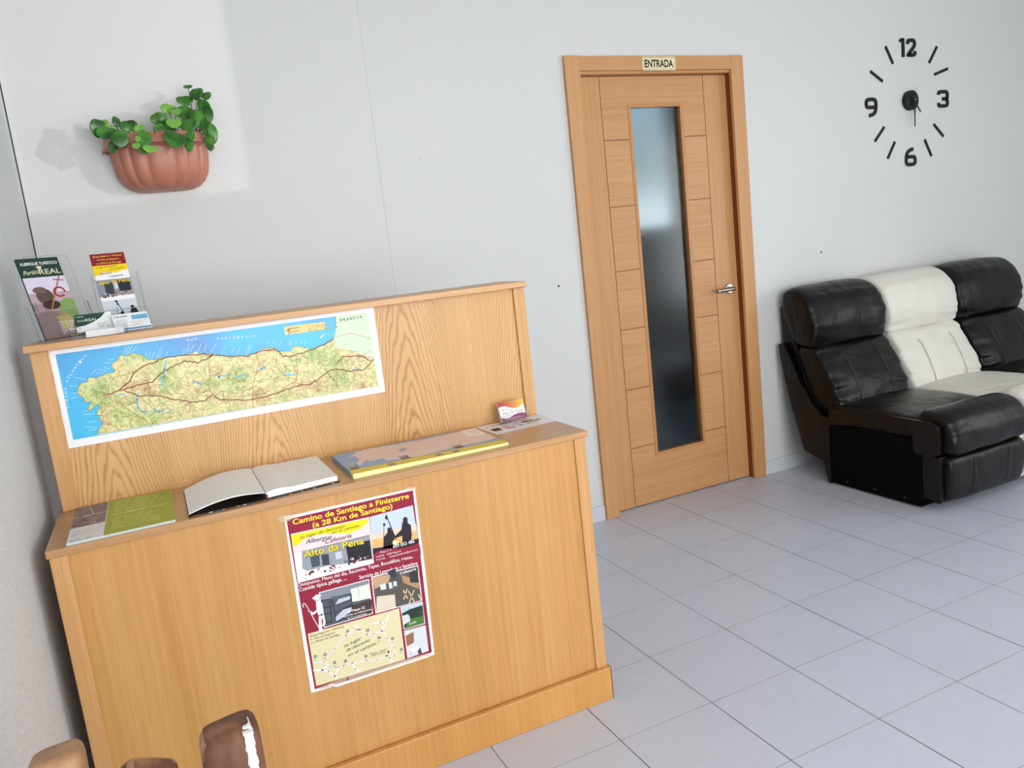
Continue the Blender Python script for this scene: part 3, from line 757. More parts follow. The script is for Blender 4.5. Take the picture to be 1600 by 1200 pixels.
part('shelf_board', lambda b: b.box(-2.0145, -0.6950, -1.2815, -0.94, 0.785, 0.8025, W_BOARD), 0.002)
part('upper_panel', lambda b: b.box(XA + 0.01, -0.70, -0.954, -0.935, 0.8025, 1.2, W_UPPER), 0)
part('stile', lambda b: b.box(-0.727, -0.6905, -0.9635, -0.925, 0.8025, 1.2005, W_STILE), 0.002)
part('stile', lambda b: b.box(-2.005, -1.969, -0.9635, -0.925, 0.8025, 1.2005, W_STILE), 0.002)
part('side_panel', lambda b: b.box(-0.712, -0.692, -0.926, -0.81, 0.0, 1.2005, W_STILE), 0.001)
part('side_panel', lambda b: b.box(-2.004, -1.985, -0.926, -0.81, 0.0, 1.2005, W_STILE), 0.001)
part('top_board', lambda b: b.box(-2.0145, -0.6890, -0.984, -0.797, 1.2005, 1.218, W_EDGE), 0.002)

# ------------------------------------------------------------------ the poster
PW = flat('F2F0EE', 0.3); MAR = flat('96203A', 0.3); YEL = flat('F6E23A', 0.3); DRED = flat('8A1F2C', 0.3); INK = flat('2A2424', 0.4); WHT = flat('F4F3F2', 0.3)
def D(d, k): return d[k]
pp = POSTER
a = Art(); b = a.b
outline = [(50, 4570), (3290, 4540), (3270, 2200), (3215, 0), (3060, 0), (3055, -15), (640, -10), (560, 25), (500, 60), (480, 20), (0, 50), (20, 2500)]
# paper with the torn lower edge
tri = tessellate_polygon([[Vector((x, y, 0)) for x, y in outline]]); n = len(outline)
b.add([Vector((x * 1e-4, y * 1e-4, 0)) for x, y in outline] + [Vector((x * 1e-4, y * 1e-4, -0.0005)) for x, y in outline], [tuple(q) for q in tri] + [tuple(i + n for i in q) for q in tri] + [(i, (i+1) % n, (i+1) % n + n, i + n) for i in range(n)], PW)
a.poly([(96, 4494), (3235, 4485), (3190, 2200), (3150, 85), (640, 60), (560, 100), (470, 140), (430, 90), (100, 110)], MAR, 1)
a.text('Camino de Santiago a Finisterre', pp['t1'][0], (3111, 4310), 128, YEL, 2, 0.022)
a.text('(a 28 Km de Santiago)', pp['t2'][0], pp['t2'][1], 128, YEL, 2, 0.022)
a.poly(pp['ph1'], flat('EDE9E8', 0.3), 2); a.poly(pp['sky1'], flat('E9DDDD', 0.3), 3); a.poly(pp['yel'], flat('F2E21E', 0.3), 4)
a.poly(pp['bld'], flat('9AA0A6', 0.3), 3); a.poly(pp['dk1'], flat('26262A', 0.3), 4); a.poly(pp['dk2'], flat('4A525E', 0.3), 4); a.poly(pp['dk3'], flat('3C424C', 0.3), 4); a.poly(pp['win'], flat('C9D3DC', 0.3), 4)
R = random.Random(8)
for k in range(46):
    x = R.uniform(280, 1950); y = 3000 + (x - 280) * 0.045 + R.uniform(-70, 90)
    a.disc(x, y, R.uniform(12, 34), flat(R.choice(['C9424E', 'E8D8D4', 'F1EFEE', '2C2E38', 'D98C86', '4A5A86', 'B92E3E']), 0.3), 5, 7, R.uniform(18, 42))
a.text('tu lugar de descanso', pp['tA'][0], pp['tA'][1], 78, INK, 6, 0.0, 0.35); a.text('en el camino...', pp['tB'][0], pp['tB'][1], 78, INK, 6, 0.0, 0.35)
a.text('Albergue', pp['tC'][0], pp['tC'][1], 110, flat('3A3038', 0.3), 6, 0.006, 0.3); a.text('Cafetería', pp['tD'][0], pp['tD'][1], 110, DRED, 6, 0.008, 0.3)
q0, q1 = pp['tE']; a.text('Alto da Pena', (q0[0] + 14, q0[1] - 12), (q1[0] + 14, q1[1] - 12), 165, flat('4A3B14', 0.3), 6, 0.02); a.text('Alto da Pena', q0, q1, 165, flat('F5D93A', 0.3), 7, 0.018)
a.poly(pp['ph2'], flat('C9D6E8', 0.3), 2); a.poly(pp['glow'], flat('F0B878', 0.3), 3); a.poly([(2012, 3640), (3195, 3600), (3204, 3429), (2012, 3485)], flat('E9D2C0', 0.3), 3); a.poly(pp['sun'], flat('FFE79A', 0.3), 5)
for k in ('man1', 'man2', 'grd'): a.poly(pp[k], flat('2C2228', 0.3), 4)
a.line(pp['st'], 22, flat('2C2228', 0.3), 4); a.line(pp['st2'], 14, flat('2C2228', 0.3), 4); a.poly(pp['star'], flat('2C2228', 0.3), 5)
a.disc(2385, 3790, 34, flat('2C2228', 0.3), 5); a.disc(2935, 3790, 62, flat('2C2228', 0.3), 5); a.disc(2495, 3640, 50, flat('2C2228', 0.3), 5)
a.poly(pp['curve'], MAR, 5)
a.text('609 853 486', pp['tel'][0], pp['tel'][1], 88, WHT, 6, 0.008)
a.text('Plaza nº 5', pp['s1'][0], pp['s1'][1], 52, WHT, 6); a.text('A PENA   15830 Negreira', pp['s2'][0], pp['s2'][1], 46, WHT, 6); a.text('A Coruña', pp['s3'][0], pp['s3'][1], 46, WHT, 6); a.text('albergue.altodapena@yahoo.com', pp['s4'][0], pp['s4'][1], 44, WHT, 6)
a.text('Desayunos, Menú del día, Raciones, Tapas, Bocadillos, Pizzas,', pp['d1'][0], pp['d1'][1], 92, WHT, 3, 0.004); a.text('Comida típica gallega, ...', pp['d2'][0], pp['d2'][1], 92, WHT, 3, 0.010); a.text('Servicio de Lavandería y Secadora', pp['d3'][0], pp['d3'][1], 92, WHT, 3, 0.010)
# bunk room picture
a.poly(pp['ph3b'], WHT, 2); a.poly(pp['ph3'], flat('565A62', 0.3), 3)
x0, y0 = pp['ph3'][0]; a.poly([pp['ph3'][0], pp['ph3'][1], (pp['ph3'][1][0], pp['ph3'][1][1] - 260), (pp['ph3'][0][0], pp['ph3'][0][1] - 200)], flat('8A9098', 0.3), 3.5)
for k in ('w3a', 'w3b'): a.poly(pp[k], flat('E6EEDC', 0.3), 4)
for k in ('m3a', 'm3b'): a.poly(pp[k], flat('C7CDD8', 0.3), 5)
a.poly(pp['fl3'], flat('4A3A34', 0.3), 4)
FR_ = flat('17181C', 0.3)
for k in ('b3a', 'b3b'):
    q = [(x + 28, y) for x, y in pp[k]]; a.line(q + [q[0]], 16, FR_, 5)
    for s_ in (0.33, 0.62): a.line([tuple(Vector(q[0]).lerp(Vector(q[3]), s_)), tuple(Vector(q[1]).lerp(Vector(q[2]), s_))], 16, FR_, 5)
a.text('Nº Plazas: 22', pp['t3a'][0], pp['t3a'][1], 62, WHT, 6, 0.012); a.text('repartidas en habitaciones', pp['t3b'][0], pp['t3b'][1], 50, WHT, 6, 0.004); a.text('de 4 y 6 personas', pp['t3c'][0], pp['t3c'][1], 48, WHT, 6, 0.004)
# cafeteria picture
a.poly(pp['ph4b'], WHT, 2); a.poly(pp['ph4'], flat('5B5650', 0.3), 3); a.poly(pp['wd4'], flat('C9A37E', 0.3), 4); a.poly(pp['wd4b'], flat('B98E68', 0.3), 4); a.poly(pp['tb4'], flat('E3D3BC', 0.3), 4); a.poly(pp['dk4'], flat('3A3836', 0.3), 5)
for k in ('w4a', 'w4b', 'w4c'): a.poly(pp[k], flat('D8E8F4', 0.3), 5)
for k in ('ch1', 'ch2', 'ch3', 'ch4', 'ch5'): a.line(pp[k], 30, flat('E2C79A', 0.3), 5)
a.poly([(2280, 2560), (2500, 2600), (2520, 2400), (2420, 2330)], flat('31394A', 0.3), 4)
a.text('Cafetería', pp['t4'][0], pp['t4'][1], 70, WHT, 6, 0.012)
# walker with a crook
def wk(pts): return [((x - 500) * 1.0 + 432, (y - 1415) * 1.22 + 1545) for x, y in pts]
a.line(wk([(300, 2010), (268, 2060), (230, 2080), (205, 2040), (225, 2000)]), 20, WHT, 6); a.line(wk([(296, 2015), (500, 1480)]), 18, WHT, 6)
q = wk([(560, 2100)])[0]; a.disc(q[0], q[1], 62, WHT, 6, 18, 66); a.poly(wk([(455, 2135), (560, 2185), (670, 2165), (665, 2130), (460, 2112)]), WHT, 6.5)
a.poly(wk([(530, 2060), (620, 2065), (672, 1960), (668, 1740), (540, 1730), (510, 1870), (420, 1840), (325, 1925), (310, 1890), (415, 1785), (505, 1820)]), WHT, 6)
a.poly(wk([(540, 1750), (632, 1750), (585, 1600), (575, 1450), (612, 1418), (505, 1388), (485, 1432), (515, 1600)]), WHT, 6)
a.poly(wk([(600, 1760), (672, 1750), (678, 1570), (650, 1510), (600, 1490), (590, 1530), (630, 1590)]), WHT, 6)
# small route map
BEI = flat('E5DBAE', 0.35)
a.poly(pp['box'], BEI, 2)
for k in ('r1', 'r2', 'r3', 'r4', 'r5', 'r6', 'r7', 'r8', 'r9'): a.line(pp[k], 44 if k != 'r1' else 36, WHT, 3)
a.line(pp['r1'], 7, flat('6F6A50', 0.3), 4, dash=60)
for k in range(1, 11):
    x, y = pp['m%d' % k][0]; a.rect(x - 34, y - 32, x + 34, y + 32, flat('3D4E7A', 0.3), 5); a.rect(x - 20, y - 10, x + 20, y + 14, flat('C9CFA0', 0.3), 6); a.line([(x - 60, y - 95), (x + 10, y - 80)], 8, flat('5B3A28', 0.3), 5)
RB = flat('6A2E22', 0.3); GRN = flat('2F6B2C', 0.3)
a.text('(Etapa Negreira - Olveiroa)', pp['e1'][0], pp['e1'][1], 56, RB, 5); a.text('A 7 Km de Negreira', pp['e2'][0], pp['e2'][1], 56, RB, 5); a.text('y a 28 Km de Santiago', pp['e3'][0], pp['e3'][1], 56, RB, 5)
a.text('tu lugar', pp['g1'][0], pp['g1'][1], 84, GRN, 5, 0.006, 0.35); a.text('de descanso', pp['g2'][0], pp['g2'][1], 84, GRN, 5, 0.006, 0.35); a.text('en el camino...', pp['g3'][0], pp['g3'][1], 84, GRN, 5, 0.006, 0.35)
a.text('Albergue - Cafetería', pp['c1'][0], pp['c1'][1], 46, RB, 5); a.text('Alto da Pena', pp['c2'][0], pp['c2'][1], 50, RB, 5)
x, y = pp['pin'][0]; a.disc(x, y + 10, 26, flat('5A2440', 0.3), 6); a.poly([(x - 18, y), (x + 18, y), (x, y - 60)], flat('5A2440', 0.3), 6)
# garden and washroom pictures
a.poly(pp['ph5b'], WHT, 2); a.poly(pp['ph5'], flat('BFD0DE', 0.3), 3); a.poly(pp['hill'], flat('2E3A2A', 0.3), 4); a.poly(pp['grass'], flat('4F7A38', 0.3), 5); a.poly(pp['van'], flat('D8DADC', 0.3), 6)
xg, yg = pp['ph5'][3]; a.text('Jardín', (xg + 130, yg + 80), (xg + 330, yg + 80), 50, WHT, 7, 0.01)
a.poly(pp['ph6'], flat('D9DDE2', 0.3), 2); a.poly(pp['wd6'], flat('9A6E54', 0.3), 3); a.poly(pp['dk6'], flat('4C4E54', 0.3), 3)
xg, yg = pp['ph6'][3]; a.disc(xg + 230, yg + 180, 120, flat('F4F5F6', 0.3), 4, 18, 70); a.disc(xg + 110, yg + 150, 12, INK, 5); a.disc(xg + 90, yg + 90, 12, INK, 5)
a.text('Aseos', (2960, 1240), (3110, 1240), 40, flat('77777C', 0.3), 5); a.text('en cada planta', (2930, 1180), (3120, 1180), 30, flat('77777C', 0.3), 5)
poster = b.build('wall_poster'); place_sheet(poster, (-1.532, -1.2752, 0.300))
tag(poster, 'maroon hostel poster with photos and a small route map taped to the desk front', 'poster')
# clear tape
t = NT('clear_tape'); TAPE = t.out(t.mix(t.noise(t.obj(), 50, 3), lin('E8D0A8'), lin('F6EBD6')), 0.25); t.b.inputs['Alpha'].default_value = 0.45
def tape(pts, l=9):
    a = Art(); a.poly(pts, TAPE, l); o = a.b.build('tape', poster); o['label'] = 'crinkled clear tape'; return o
tape([(-120, 4600), (70, 4640), (260, 4560), (230, 4480), (80, 4440), (-60, 4480)]); tape([(3000, 4600), (3310, 4580), (3320, 4450), (3150, 4500)])
tape([(940, 190), (3090, 100), (3100, 30), (930, 40)]); tape([(100, 130), (900, 170), (900, 60), (520, 70), (420, 20)])

# ------------------------------------------------------------------ long map on the upper front
a = Art(); b = a.b; mm = MAP
b.box(0.0098, 0.8154, 0.0158, 0.2603, -0.0006, 0.0, flat('F3F3F4', 0.3))
t = NT('printed_sea'); p = t.obj(); SEA = t.out(t.ramp(t.noise(p, 3.2, 3, 0.45), [(0.38, lin('3FC0EE')), (0.54, lin('45A6E2')), (0.68, lin('5E88CC'))]), 0.28)
t = NT('printed_relief'); p = t.obj()
n1 = t.noise(p, 11, 5, 0.6); n2 = t.noise(p, 80, 6, 0.72, 1.2); n3 = t.noise(p, 190, 4, 0.7, 1.5)
base = t.ramp(n1, [(0.38, lin('94BC5A')), (0.46, lin('D4DC8A')), (0.53, lin('F0E4A0')), (0.64, lin('C89A60'))])
rid = t.ramp(n2, [(0.40, lin('7A5E32')), (0.48, lin('C9B878')), (0.56, lin('F6F0C0'))])
base = t.mix(0.4, base, rid)
rv = t.ramp(t.math('ABSOLUTE', t.math('SUBTRACT', n3, 0.5)), [(0.0, G1), (0.035, G0)])
base = t.mix(t.math('MULTIPLY', rv, 0.4), base, lin('6E7442'))
RELIEF = t.out(base, 0.3)
t = NT('printed_pale_relief'); p = t.obj(); n3 = t.noise(p, 70, 4, 0.7, 2.0)
rv = t.ramp(t.math('ABSOLUTE', t.math('SUBTRACT', n3, 0.5)), [(0.0, G1), (0.03, G0)])
PALEF = t.out(t.mix(t.math('MULTIPLY', rv, 0.5), t.mix(t.noise(p, 12, 3), lin('C5E2C0'), lin('E0EBC8')), lin('8C9E86')), 0.3)
a.poly([(228, 2482), (7958, 2482), (7972, 350), (228, 350)], SEA, 1)
a.poly(mm['land'], RELIEF, 2); a.poly(mm['france'], PALEF, 3)
a.line(mm['land'][:-2], 10, flat('6A8A4A', 0.3), 4)
a.line(mm['strip'][:2], 12, flat('D4D6D4', 0.3), 4)
RDD = flat('8E2F28', 0.3); ORG = flat('B9683C', 0.3); LAKE = flat('6DBBE0', 0.3)
for k in ('rd1', 'rd2', 'rd3', 'rd4'):
    q = [(min(x, 7950), y) for x, y in mm[k]]; jj = []
    for (xa, ya), (xb, yb) in zip(q, q[1:]):
        jj += [(xa + (xb - xa) * f_, ya + (yb - ya) * f_ + 14 * math.sin(xa * 0.05 + f_ * 9)) for f_ in (0, 0.33, 0.66)]
    a.line(jj + [q[-1]], 24, RDD, 6)
for k in range(1, 10): a.line(mm['o%d' % k], 12, ORG, 5)
for k in range(1, 12): a.line(mm['lk%d' % k], 34 if k not in (7,) else 50, LAKE, 5)
R = random.Random(3)
for k in range(190):
    x = R.uniform(900, 7700); y = R.uniform(450, 1500); pts = [(x, y)]; ang = R.uniform(0, 2 * PI)
    for q in range(4):
        ang += R.uniform(-0.7, 0.7); x += math.cos(ang) * 90; y += math.sin(ang) * 60; y = min(max(y, 400), 1580); x = min(max(x, 950), 7880); pts.append((x, y))
    a.line(pts, 7, R.choice([flat('7C4F30', 0.3), ORG, flat('5E5A34', 0.3)]), 5)
for x, y, r in [(mm['rd1'][0][0] + 60, mm['rd1'][0][1], 40), (mm['o3'][0][0], mm['o3'][0][1], 36)]: a.disc(x, y, r, flat('D8847A', 0.3), 7)
for k in range(60):
    if 't%d' % k in mm: a.line(mm['t%d' % k], 9, flat('D8EEFA', 0.3), 3)
oc = [Vector(q) for q in mm['oc']]
def along(pts, s_):
    L = [(pts[i+1] - pts[i]).length for i in range(len(pts) - 1)]; d = s_ * sum(L)
    for i, l in enumerate(L):
        if d <= l or i == len(L) - 1: return pts[i].lerp(pts[i+1], min(d / l, 1)), (pts[i+1] - pts[i]).normalized()
        d -= l
st = 'OCÉANO ATLÁNTICO'
for k, ch in enumerate(st):
    if ch == ' ': continue
    c_, d_ = along(oc, (k + 0.5) / len(st)); a.text(ch, c_ - d_ * 26, c_ + d_ * 26, 56, WHT, 4)
def spaced(s_, p0, p1, h, m, bold=0):
    p0 = Vector(p0); p1 = Vector(p1); n = len(s_)
    for k, ch in enumerate(s_):
        c_ = p0.lerp(p1, (k + 0.5) / n); a.text(ch, c_ + Vector((-30 if ch != 'I' and ch != 'Í' else -8, 0)), c_ + Vector((30 if ch != 'I' and ch != 'Í' else 8, 0)), h, m, 7, bold)
spaced('MAR', mm['mar'][0], mm['mar'][1], 62, WHT); spaced('CANTÁBRICO', mm['can'][0], mm['can'][1], 62, WHT); spaced('FRANCIA', (mm['fr'][0][0] + 40, mm['fr'][0][1]), (mm['fr'][1][0] + 30, mm['fr'][1][1]), 80, INK, 0.01)
a.poly(mm['leg'], flat('E9D58A', 0.3), 3); a.line(mm['l1'], 30, RDD, 4, dash=40); a.line(mm['l2'], 30, RDD, 4, dash=40)
lx, ly = mm['leg'][0]; a.disc(lx + 100, ly - 110, 40, flat('9A7A2A', 0.3), 4); a.line([(lx + 100, ly - 140), (lx + 100, ly - 260)], 16, flat('9A7A2A', 0.3), 4)
scribble(a, lx + 620, ly - 240, lx + 1500, ly - 60, 3, flat('A89A60', 0.3), 4, 0.3)
a.line(mm['tk'], 26, WHT, 4)
o = b.build('wall_map'); place_sheet(o, (-1.975, -0.9548, 0.940))
tag(o, 'long laminated relief map of northern Spain on the upper front of the desk', 'map')

# ------------------------------------------------------------------ papers on the desk shelf
ZS = 0.8025
# excursions brochure pile
root = empty('brochure_pile', (-1.974, -1.272, ZS)); tag(root, 'pile of green and white EXCURSIONES brochures at the left end of the desk shelf', 'brochures')
b = MB()
for k in range(5): b.box(0.0006 * (k % 3), 0.217 - 0.0005 * (k % 2), -0.0 + 0.0008 * (k % 2), 0.302, 0.0009 * k, 0.0009 * k + 0.0008, flat('D7E6E4', 0.4))
b.build('sheets', root)
a = Art(); a.b.box(0.0, 0.217, 0, 0.302, 0.0045, 0.0050, flat('E4E6E6', 0.35)); a.st = 0.0001
a.fn = None; LZ = 52
OLV = flat('94A827', 0.3)
a.rect(720, 0, 2170, 3020, OLV, LZ); a.rect(0, 1150, 705, 3020, flat('6E6470', 0.3), LZ); a.rect(0, 0, 705, 1140, flat('E2E2E4', 0.3), LZ)
R = random.Random(4)
for k in range(30):
    x = R.uniform(20, 560); y = R.uniform(1200, 2900); a.rect(x, y, x + R.uniform(40, 140), y + R.uniform(20, 90), flat(R.choice(['8E8894', '4A4450', 'A9A6B4', '7C6A5C', '3C3A48']), 0.3), LZ + 1)
a.line([(0, 2050), (705, 2080)], 30, flat('E6E6E8', 0.3), LZ + 2); a.line([(300, 2900), (420, 2100)], 20, flat('C9C4CC', 0.3), LZ + 2)
a.text('EXCURSIONES', (860, 1540), (1600, 1540), 170, flat('DDE7B0', 0.3), LZ + 2, 0.012); a.text('Camino', (1660, 1560), (2080, 1560), 130, flat('E9F2D0', 0.3), LZ + 2, 0.0, 0.3)
scribble(a, 860, 1800, 2000, 2950, 8, flat('C3CF78', 0.3), LZ + 1, 0.4); scribble(a, 860, 300, 1900, 1400, 8, flat('BECB6C', 0.3), LZ + 1, 0.4)
a.disc(1980, 2600, 70, flat('5B7FA8', 0.3), LZ + 2, 12, 40); a.disc(1780, 2050, 60, flat('5B7FA8', 0.3), LZ + 2, 12, 34)
a.text('1 DIA', (80, 1200), (360, 1200), 120, flat('4C4048', 0.3), LZ + 3, 0.01); scribble(a, 60, 60, 640, 200, 1, flat('9A9CA6', 0.3), LZ + 1, 0.4); scribble(a, 60, 400, 640, 900, 5, flat('B9BBC2', 0.3), LZ + 1, 0.3)
a.b.build('cover_sheet', root)

# open guest book
root = empty('guest_book', (-1.556, -1.12, ZS)); tag(root, 'open blank guest book with cream pages lying on the desk shelf', 'book')
PAGE = flat('EFEBE6', 0.6); PEDGE = flat('F3F2EF', 0.7); COVER = flat('241C1C', 0.4)
def page_block(b, prof_top, prof_bot, y0a, y0b, y1a, y1b, m_top, m_edge):
    # cross-sections along x: (x, ztop, zbot); front/back edges slide linearly
    n = len(prof_top); vs = []
    for i in range(n):
        s_ = i / (n - 1); f = y0a + (y0b - y0a) * s_; k = y1a + (y1b - y1a) * s_
        x, zt = prof_top[i]; zb = prof_bot[i][1]
        vs += [(x, f, zb), (x, f, zt), (x, k, zt), (x, k, zb)]
    top = []; rest = []
    for i in range(n - 1):
        p, q = i * 4, (i + 1) * 4
        top.append((p+1, q+1, q+2, p+2)); rest += [(p, q, q+1, p+1), (p+2, q+2, q+3, p+3), (p+3, q+3, q, p)]
    rest += [(0, 1, 2, 3), ((n-1)*4+3, (n-1)*4+2, (n-1)*4+1, (n-1)*4)]
    b.add(vs, top, m_top); b.add(vs, rest, m_edge)
b = MB(); tp = []; bt = []
for i in range(17):
    s_ = i / 16; x = -0.172 + 0.170 * s_
    zt = 0.0045 + 0.018 * math.sin(PI * min(1, s_ * 0.80 + 0.06)) ** 1.0 + 0.006 * s_
    tp.append((x, zt)); bt.append((x, max(0.004, zt - 0.0018 - 0.004 * (1 - s_) * s_)))
page_block(b, tp, bt, -0.141, -0.139, 0.096, 0.142, PAGE, PEDGE); o = b.build('left_page', root, 0, False)
b = MB(); tp = []; bt = []
for i in range(13):
    s_ = i / 12; x = 0.000 + 0.172 * s_
    tp.append((x, 0.0175 + 0.0035 * math.sin(PI * min(1, s_ * 3)) * (1 if s_ < 0.33 else 0) - 0.001 * s_)); bt.append((x, 0.004))
page_block(b, tp, bt, -0.139, -0.122, 0.142, 0.135, PAGE, PEDGE); b.build('page_block', root, 0)
b = MB(); b.add([(-0.174, -0.144, 0.0002), (0.0, -0.142, 0.0002), (0.0, 0.145, 0.0002), (-0.174, 0.099, 0.0002), (-0.174, -0.144, 0.003), (0.0, -0.142, 0.003), (0.0, 0.145, 0.003), (-0.174, 0.099, 0.003)], [(3, 2, 1, 0), (4, 5, 6, 7), (0, 1, 5, 4), (1, 2, 6, 5), (2, 3, 7, 6), (3, 0, 4, 7)], COVER)
b.add([(0.0, -0.142, 0.0002), (0.176, -0.126, 0.0002), (0.176, 0.138, 0.0002), (0.0, 0.145, 0.0002), (0.0, -0.142, 0.003), (0.176, -0.126, 0.003), (0.176, 0.138, 0.003), (0.0, 0.145, 0.003)], [(3, 2, 1, 0), (4, 5, 6, 7), (0, 1, 5, 4), (1, 2, 6, 5), (2, 3, 7, 6), (3, 0, 4, 7)], COVER)
R = random.Random(2)
for k in range(22):
    x = -0.16 + k * 0.015; yf = -0.1443 + (max(0, x) / 0.176) * 0.017
    b.box(x, x + R.uniform(0.003, 0.009), yf - 0.0003, yf + 0.001, 0.0008, 0.0026, flat(R.choice(['B8402E', 'D9C9A0', '3E6A8A', 'C98A4A', '6A4A3A', 'E8E2D8']), 0.4))
b.build('cover', root, 0.0005)
b = MB(); b.tube([(0.0, -0.142, 0.006), (0.001, -0.1425, 0.013)], 0.0022, flat('B0242C', 0.5), 8); b.build('ribbon', root, 0, True)

# pad of tear-off maps
root = empty('map_pad', (-1.347, -1.25, ZS)); tag(root, 'thick pad of blue and pink route maps with a yellow edge on the desk shelf', 'map')
def padz(x): return 0.0140 - 0.0065 * x / 0.425
b = MB(); Lx, Ly = 0.425, 0.240
def wedge(z_lo, z_hi, m, x0=0, x1=Lx, y0=0, y1=Ly):
    vs = [(x, y, padz(x) * f) for x in (x0, x1) for y in (y0, y1) for f in (z_lo, z_hi)]
    b.add(vs, [(0, 1, 3, 2), (4, 6, 7, 5), (0, 4, 5, 1), (2, 3, 7, 6), (0, 2, 6, 4), (1, 5, 7, 3)], m)
wedge(0.02, 0.98, flat('F1EDA6', 0.5), 0.0005, Lx - 0.0005, 0.0002, 0.1); wedge(0.02, 0.979, flat('8FA6B8', 0.5), 0, Lx, 0.02, Ly)
b.build('sheets', root)
a = Art(); a.st = 0.0001
def padfn(x, y):
    fr = 228 - 394 * x / 4220; bk = 2573 + 226 * x / 4276
    return (max(0, min(4250, x)), max(0, min(2400, (y - fr) / (bk - fr) * 2400)))
a.fn = padfn
a.P = lambda x, y, l: (lambda q: Vector((q[0] * 1e-4, q[1] * 1e-4, padz(q[0] * 1e-4) + 0.0001 * l)))(padfn(x, y) if a.fn else (x, y))
pd = PAD
a.fn = None; a.rect(0, 0, 4250, 2400, flat('7FA3CE', 0.3), 0); a.fn = padfn
a.poly(pd['land'], flat('E2C8C0', 0.3), 1)
a.poly(pd['wb'], flat('F0E8E4', 0.3), 2); a.poly(pd['lake'], flat('7F9CC4', 0.3), 2)
a.fn = None
a.rect(0, 0, 4250, 400, flat('E3C92C', 0.3), 2); a.line([(0, 210), (4250, 210)], 30, flat('F2E26A', 0.3), 3); a.line([(0, 330), (4250, 330)], 14, flat('C4A818', 0.3), 3)
for k, (x, y, w, h_) in enumerate([(60, 420, 240, 400), (1420, 430, 230, 400), (2900, 440, 250, 380)]):
    a.rect(x, y, x + w, y + h_, flat('5E6E86', 0.3), 3); a.rect(x + 20, y + 30, x + w - 30, y + h_ / 2, flat('3E4658', 0.3), 4); a.rect(x, y + h_ / 2 + 20, x + w - 60, y + h_ - 40, flat('A9A79C', 0.3), 4)
for x in (950, 2220, 2700): a.rect(x, 60, x + 210, 330, flat('B0A080', 0.3), 4); a.rect(x + 40, 100, x + 150, 230, flat('7A6A5A', 0.3), 5)
R = random.Random(9)
for k in range(34):
    x = R.uniform(800, 3500); y = 900 + R.uniform(0, 1300) * (0.5 + 0.5 * x / 4000); a.rect(x, y, x + R.uniform(40, 150), y + 18, flat(R.choice(['B99A8E', '9A8A86', 'C8A09A', 'A98F60']), 0.3), 2)
a.line([(700, 1150), (1000, 1300), (1500, 1250), (2100, 1050), (2700, 1150), (3300, 1000), (3900, 950)], 12, flat('B98A7C', 0.3), 2, dash=60)
scribble(a, 60, 900, 420, 1200, 3, flat('DDE04A', 0.3), 3, 0.3); scribble(a, 1600, 1500, 2000, 1600, 1, flat('D8B840', 0.3), 3, 0.5)
for k in range(3): a.rect(3900, 1750 + k * 200, 4150, 1775 + k * 200, flat('8A7A74', 0.3), 4)
a.b.build('cover_sheet', root)

# laminated sheet
a = Art(); a.b.box(0, 0.2, 0, 0.132, 0.0001, 0.0008, flat('ECEAEC', 0.25)); a.st = 0.0001; LZ = 9
for x, y, w, h_, c in [(120, 330, 280, 330, '5A3A38'), (160, 560, 240, 120, '9A3A34'), (520, 300, 300, 160, 'D0606A'), (480, 560, 260, 120, 'D8707A'), (880, 620, 200, 110, '8A8C90'), (960, 350, 160, 120, '77797E'), (1200, 600, 420, 180, '55595C'), (1250, 380, 420, 130, '7C8084'), (1640, 560, 200, 160, '4C4E50'), (1300, 880, 160, 90, 'E0A878')]:
    a.rect(x, y, x + w, y + h_, flat(c, 0.3), LZ)
scribble(a, 100, 950, 1250, 1100, 1, flat('6A6668', 0.3), LZ, 0.4); scribble(a, 100, 80, 1900, 260, 2, flat('B8B6BA', 0.3), LZ, 0.3)
o = a.b.build('information_sheet'); o.location = (-0.897, -1.110, ZS + 0.0002); o.rotation_euler = (0, 0, math.radians(3))
tag(o, 'white laminated sheet with small pictures at the right end of the desk shelf', 'sheet')

# ------------------------------------------------------------------ acrylic holders, cards and leaflets
t = NT('clear_acrylic'); t.b.inputs['Transmission Weight'].default_value = 1.0; t.b.inputs['IOR'].default_value = 1.12
ACR = t.out(t.mix(t.noise(t.obj(), 20, 2), (0.93, 0.95, 0.95, 1), (0.97, 0.98, 0.98, 1)), 0.03)
t = NT('acrylic_edge'); ACE = t.out(t.mix(t.noise(t.obj(), 20, 2), lin('B9BDBC'), lin('D9DCDB')), 0.15); t.b.inputs['Alpha'].default_value = 0.6
def frame_of(loc, yaw, lean):
    # local x along the sheet, local y up the leaning sheet, local z out towards the viewer
    u = Vector((math.cos(yaw), math.sin(yaw), 0)); nn = Vector((-math.sin(yaw), math.cos(yaw), 0))
    v = Vector((0, 0, 1)) * math.cos(lean) + nn * math.sin(lean); w = u.cross(v)
    M = Matrix((u, v, w)).transposed().to_4x4(); M.translation = Vector(loc); return M
def plate(b, M, x0, x1, y0, y1, z, th=0.002, m=None, edge=True):
    b.box(x0, x1, y0, y1, z, z + th, m or ACR, M)
    if edge:
        e = 0.0009
        for q in [(x0 - e, x0, y0, y1), (x1, x1 + e, y0, y1), (x0, x1, y1, y1 + e)]: b.box(*q, z, z + th, ACE, M)
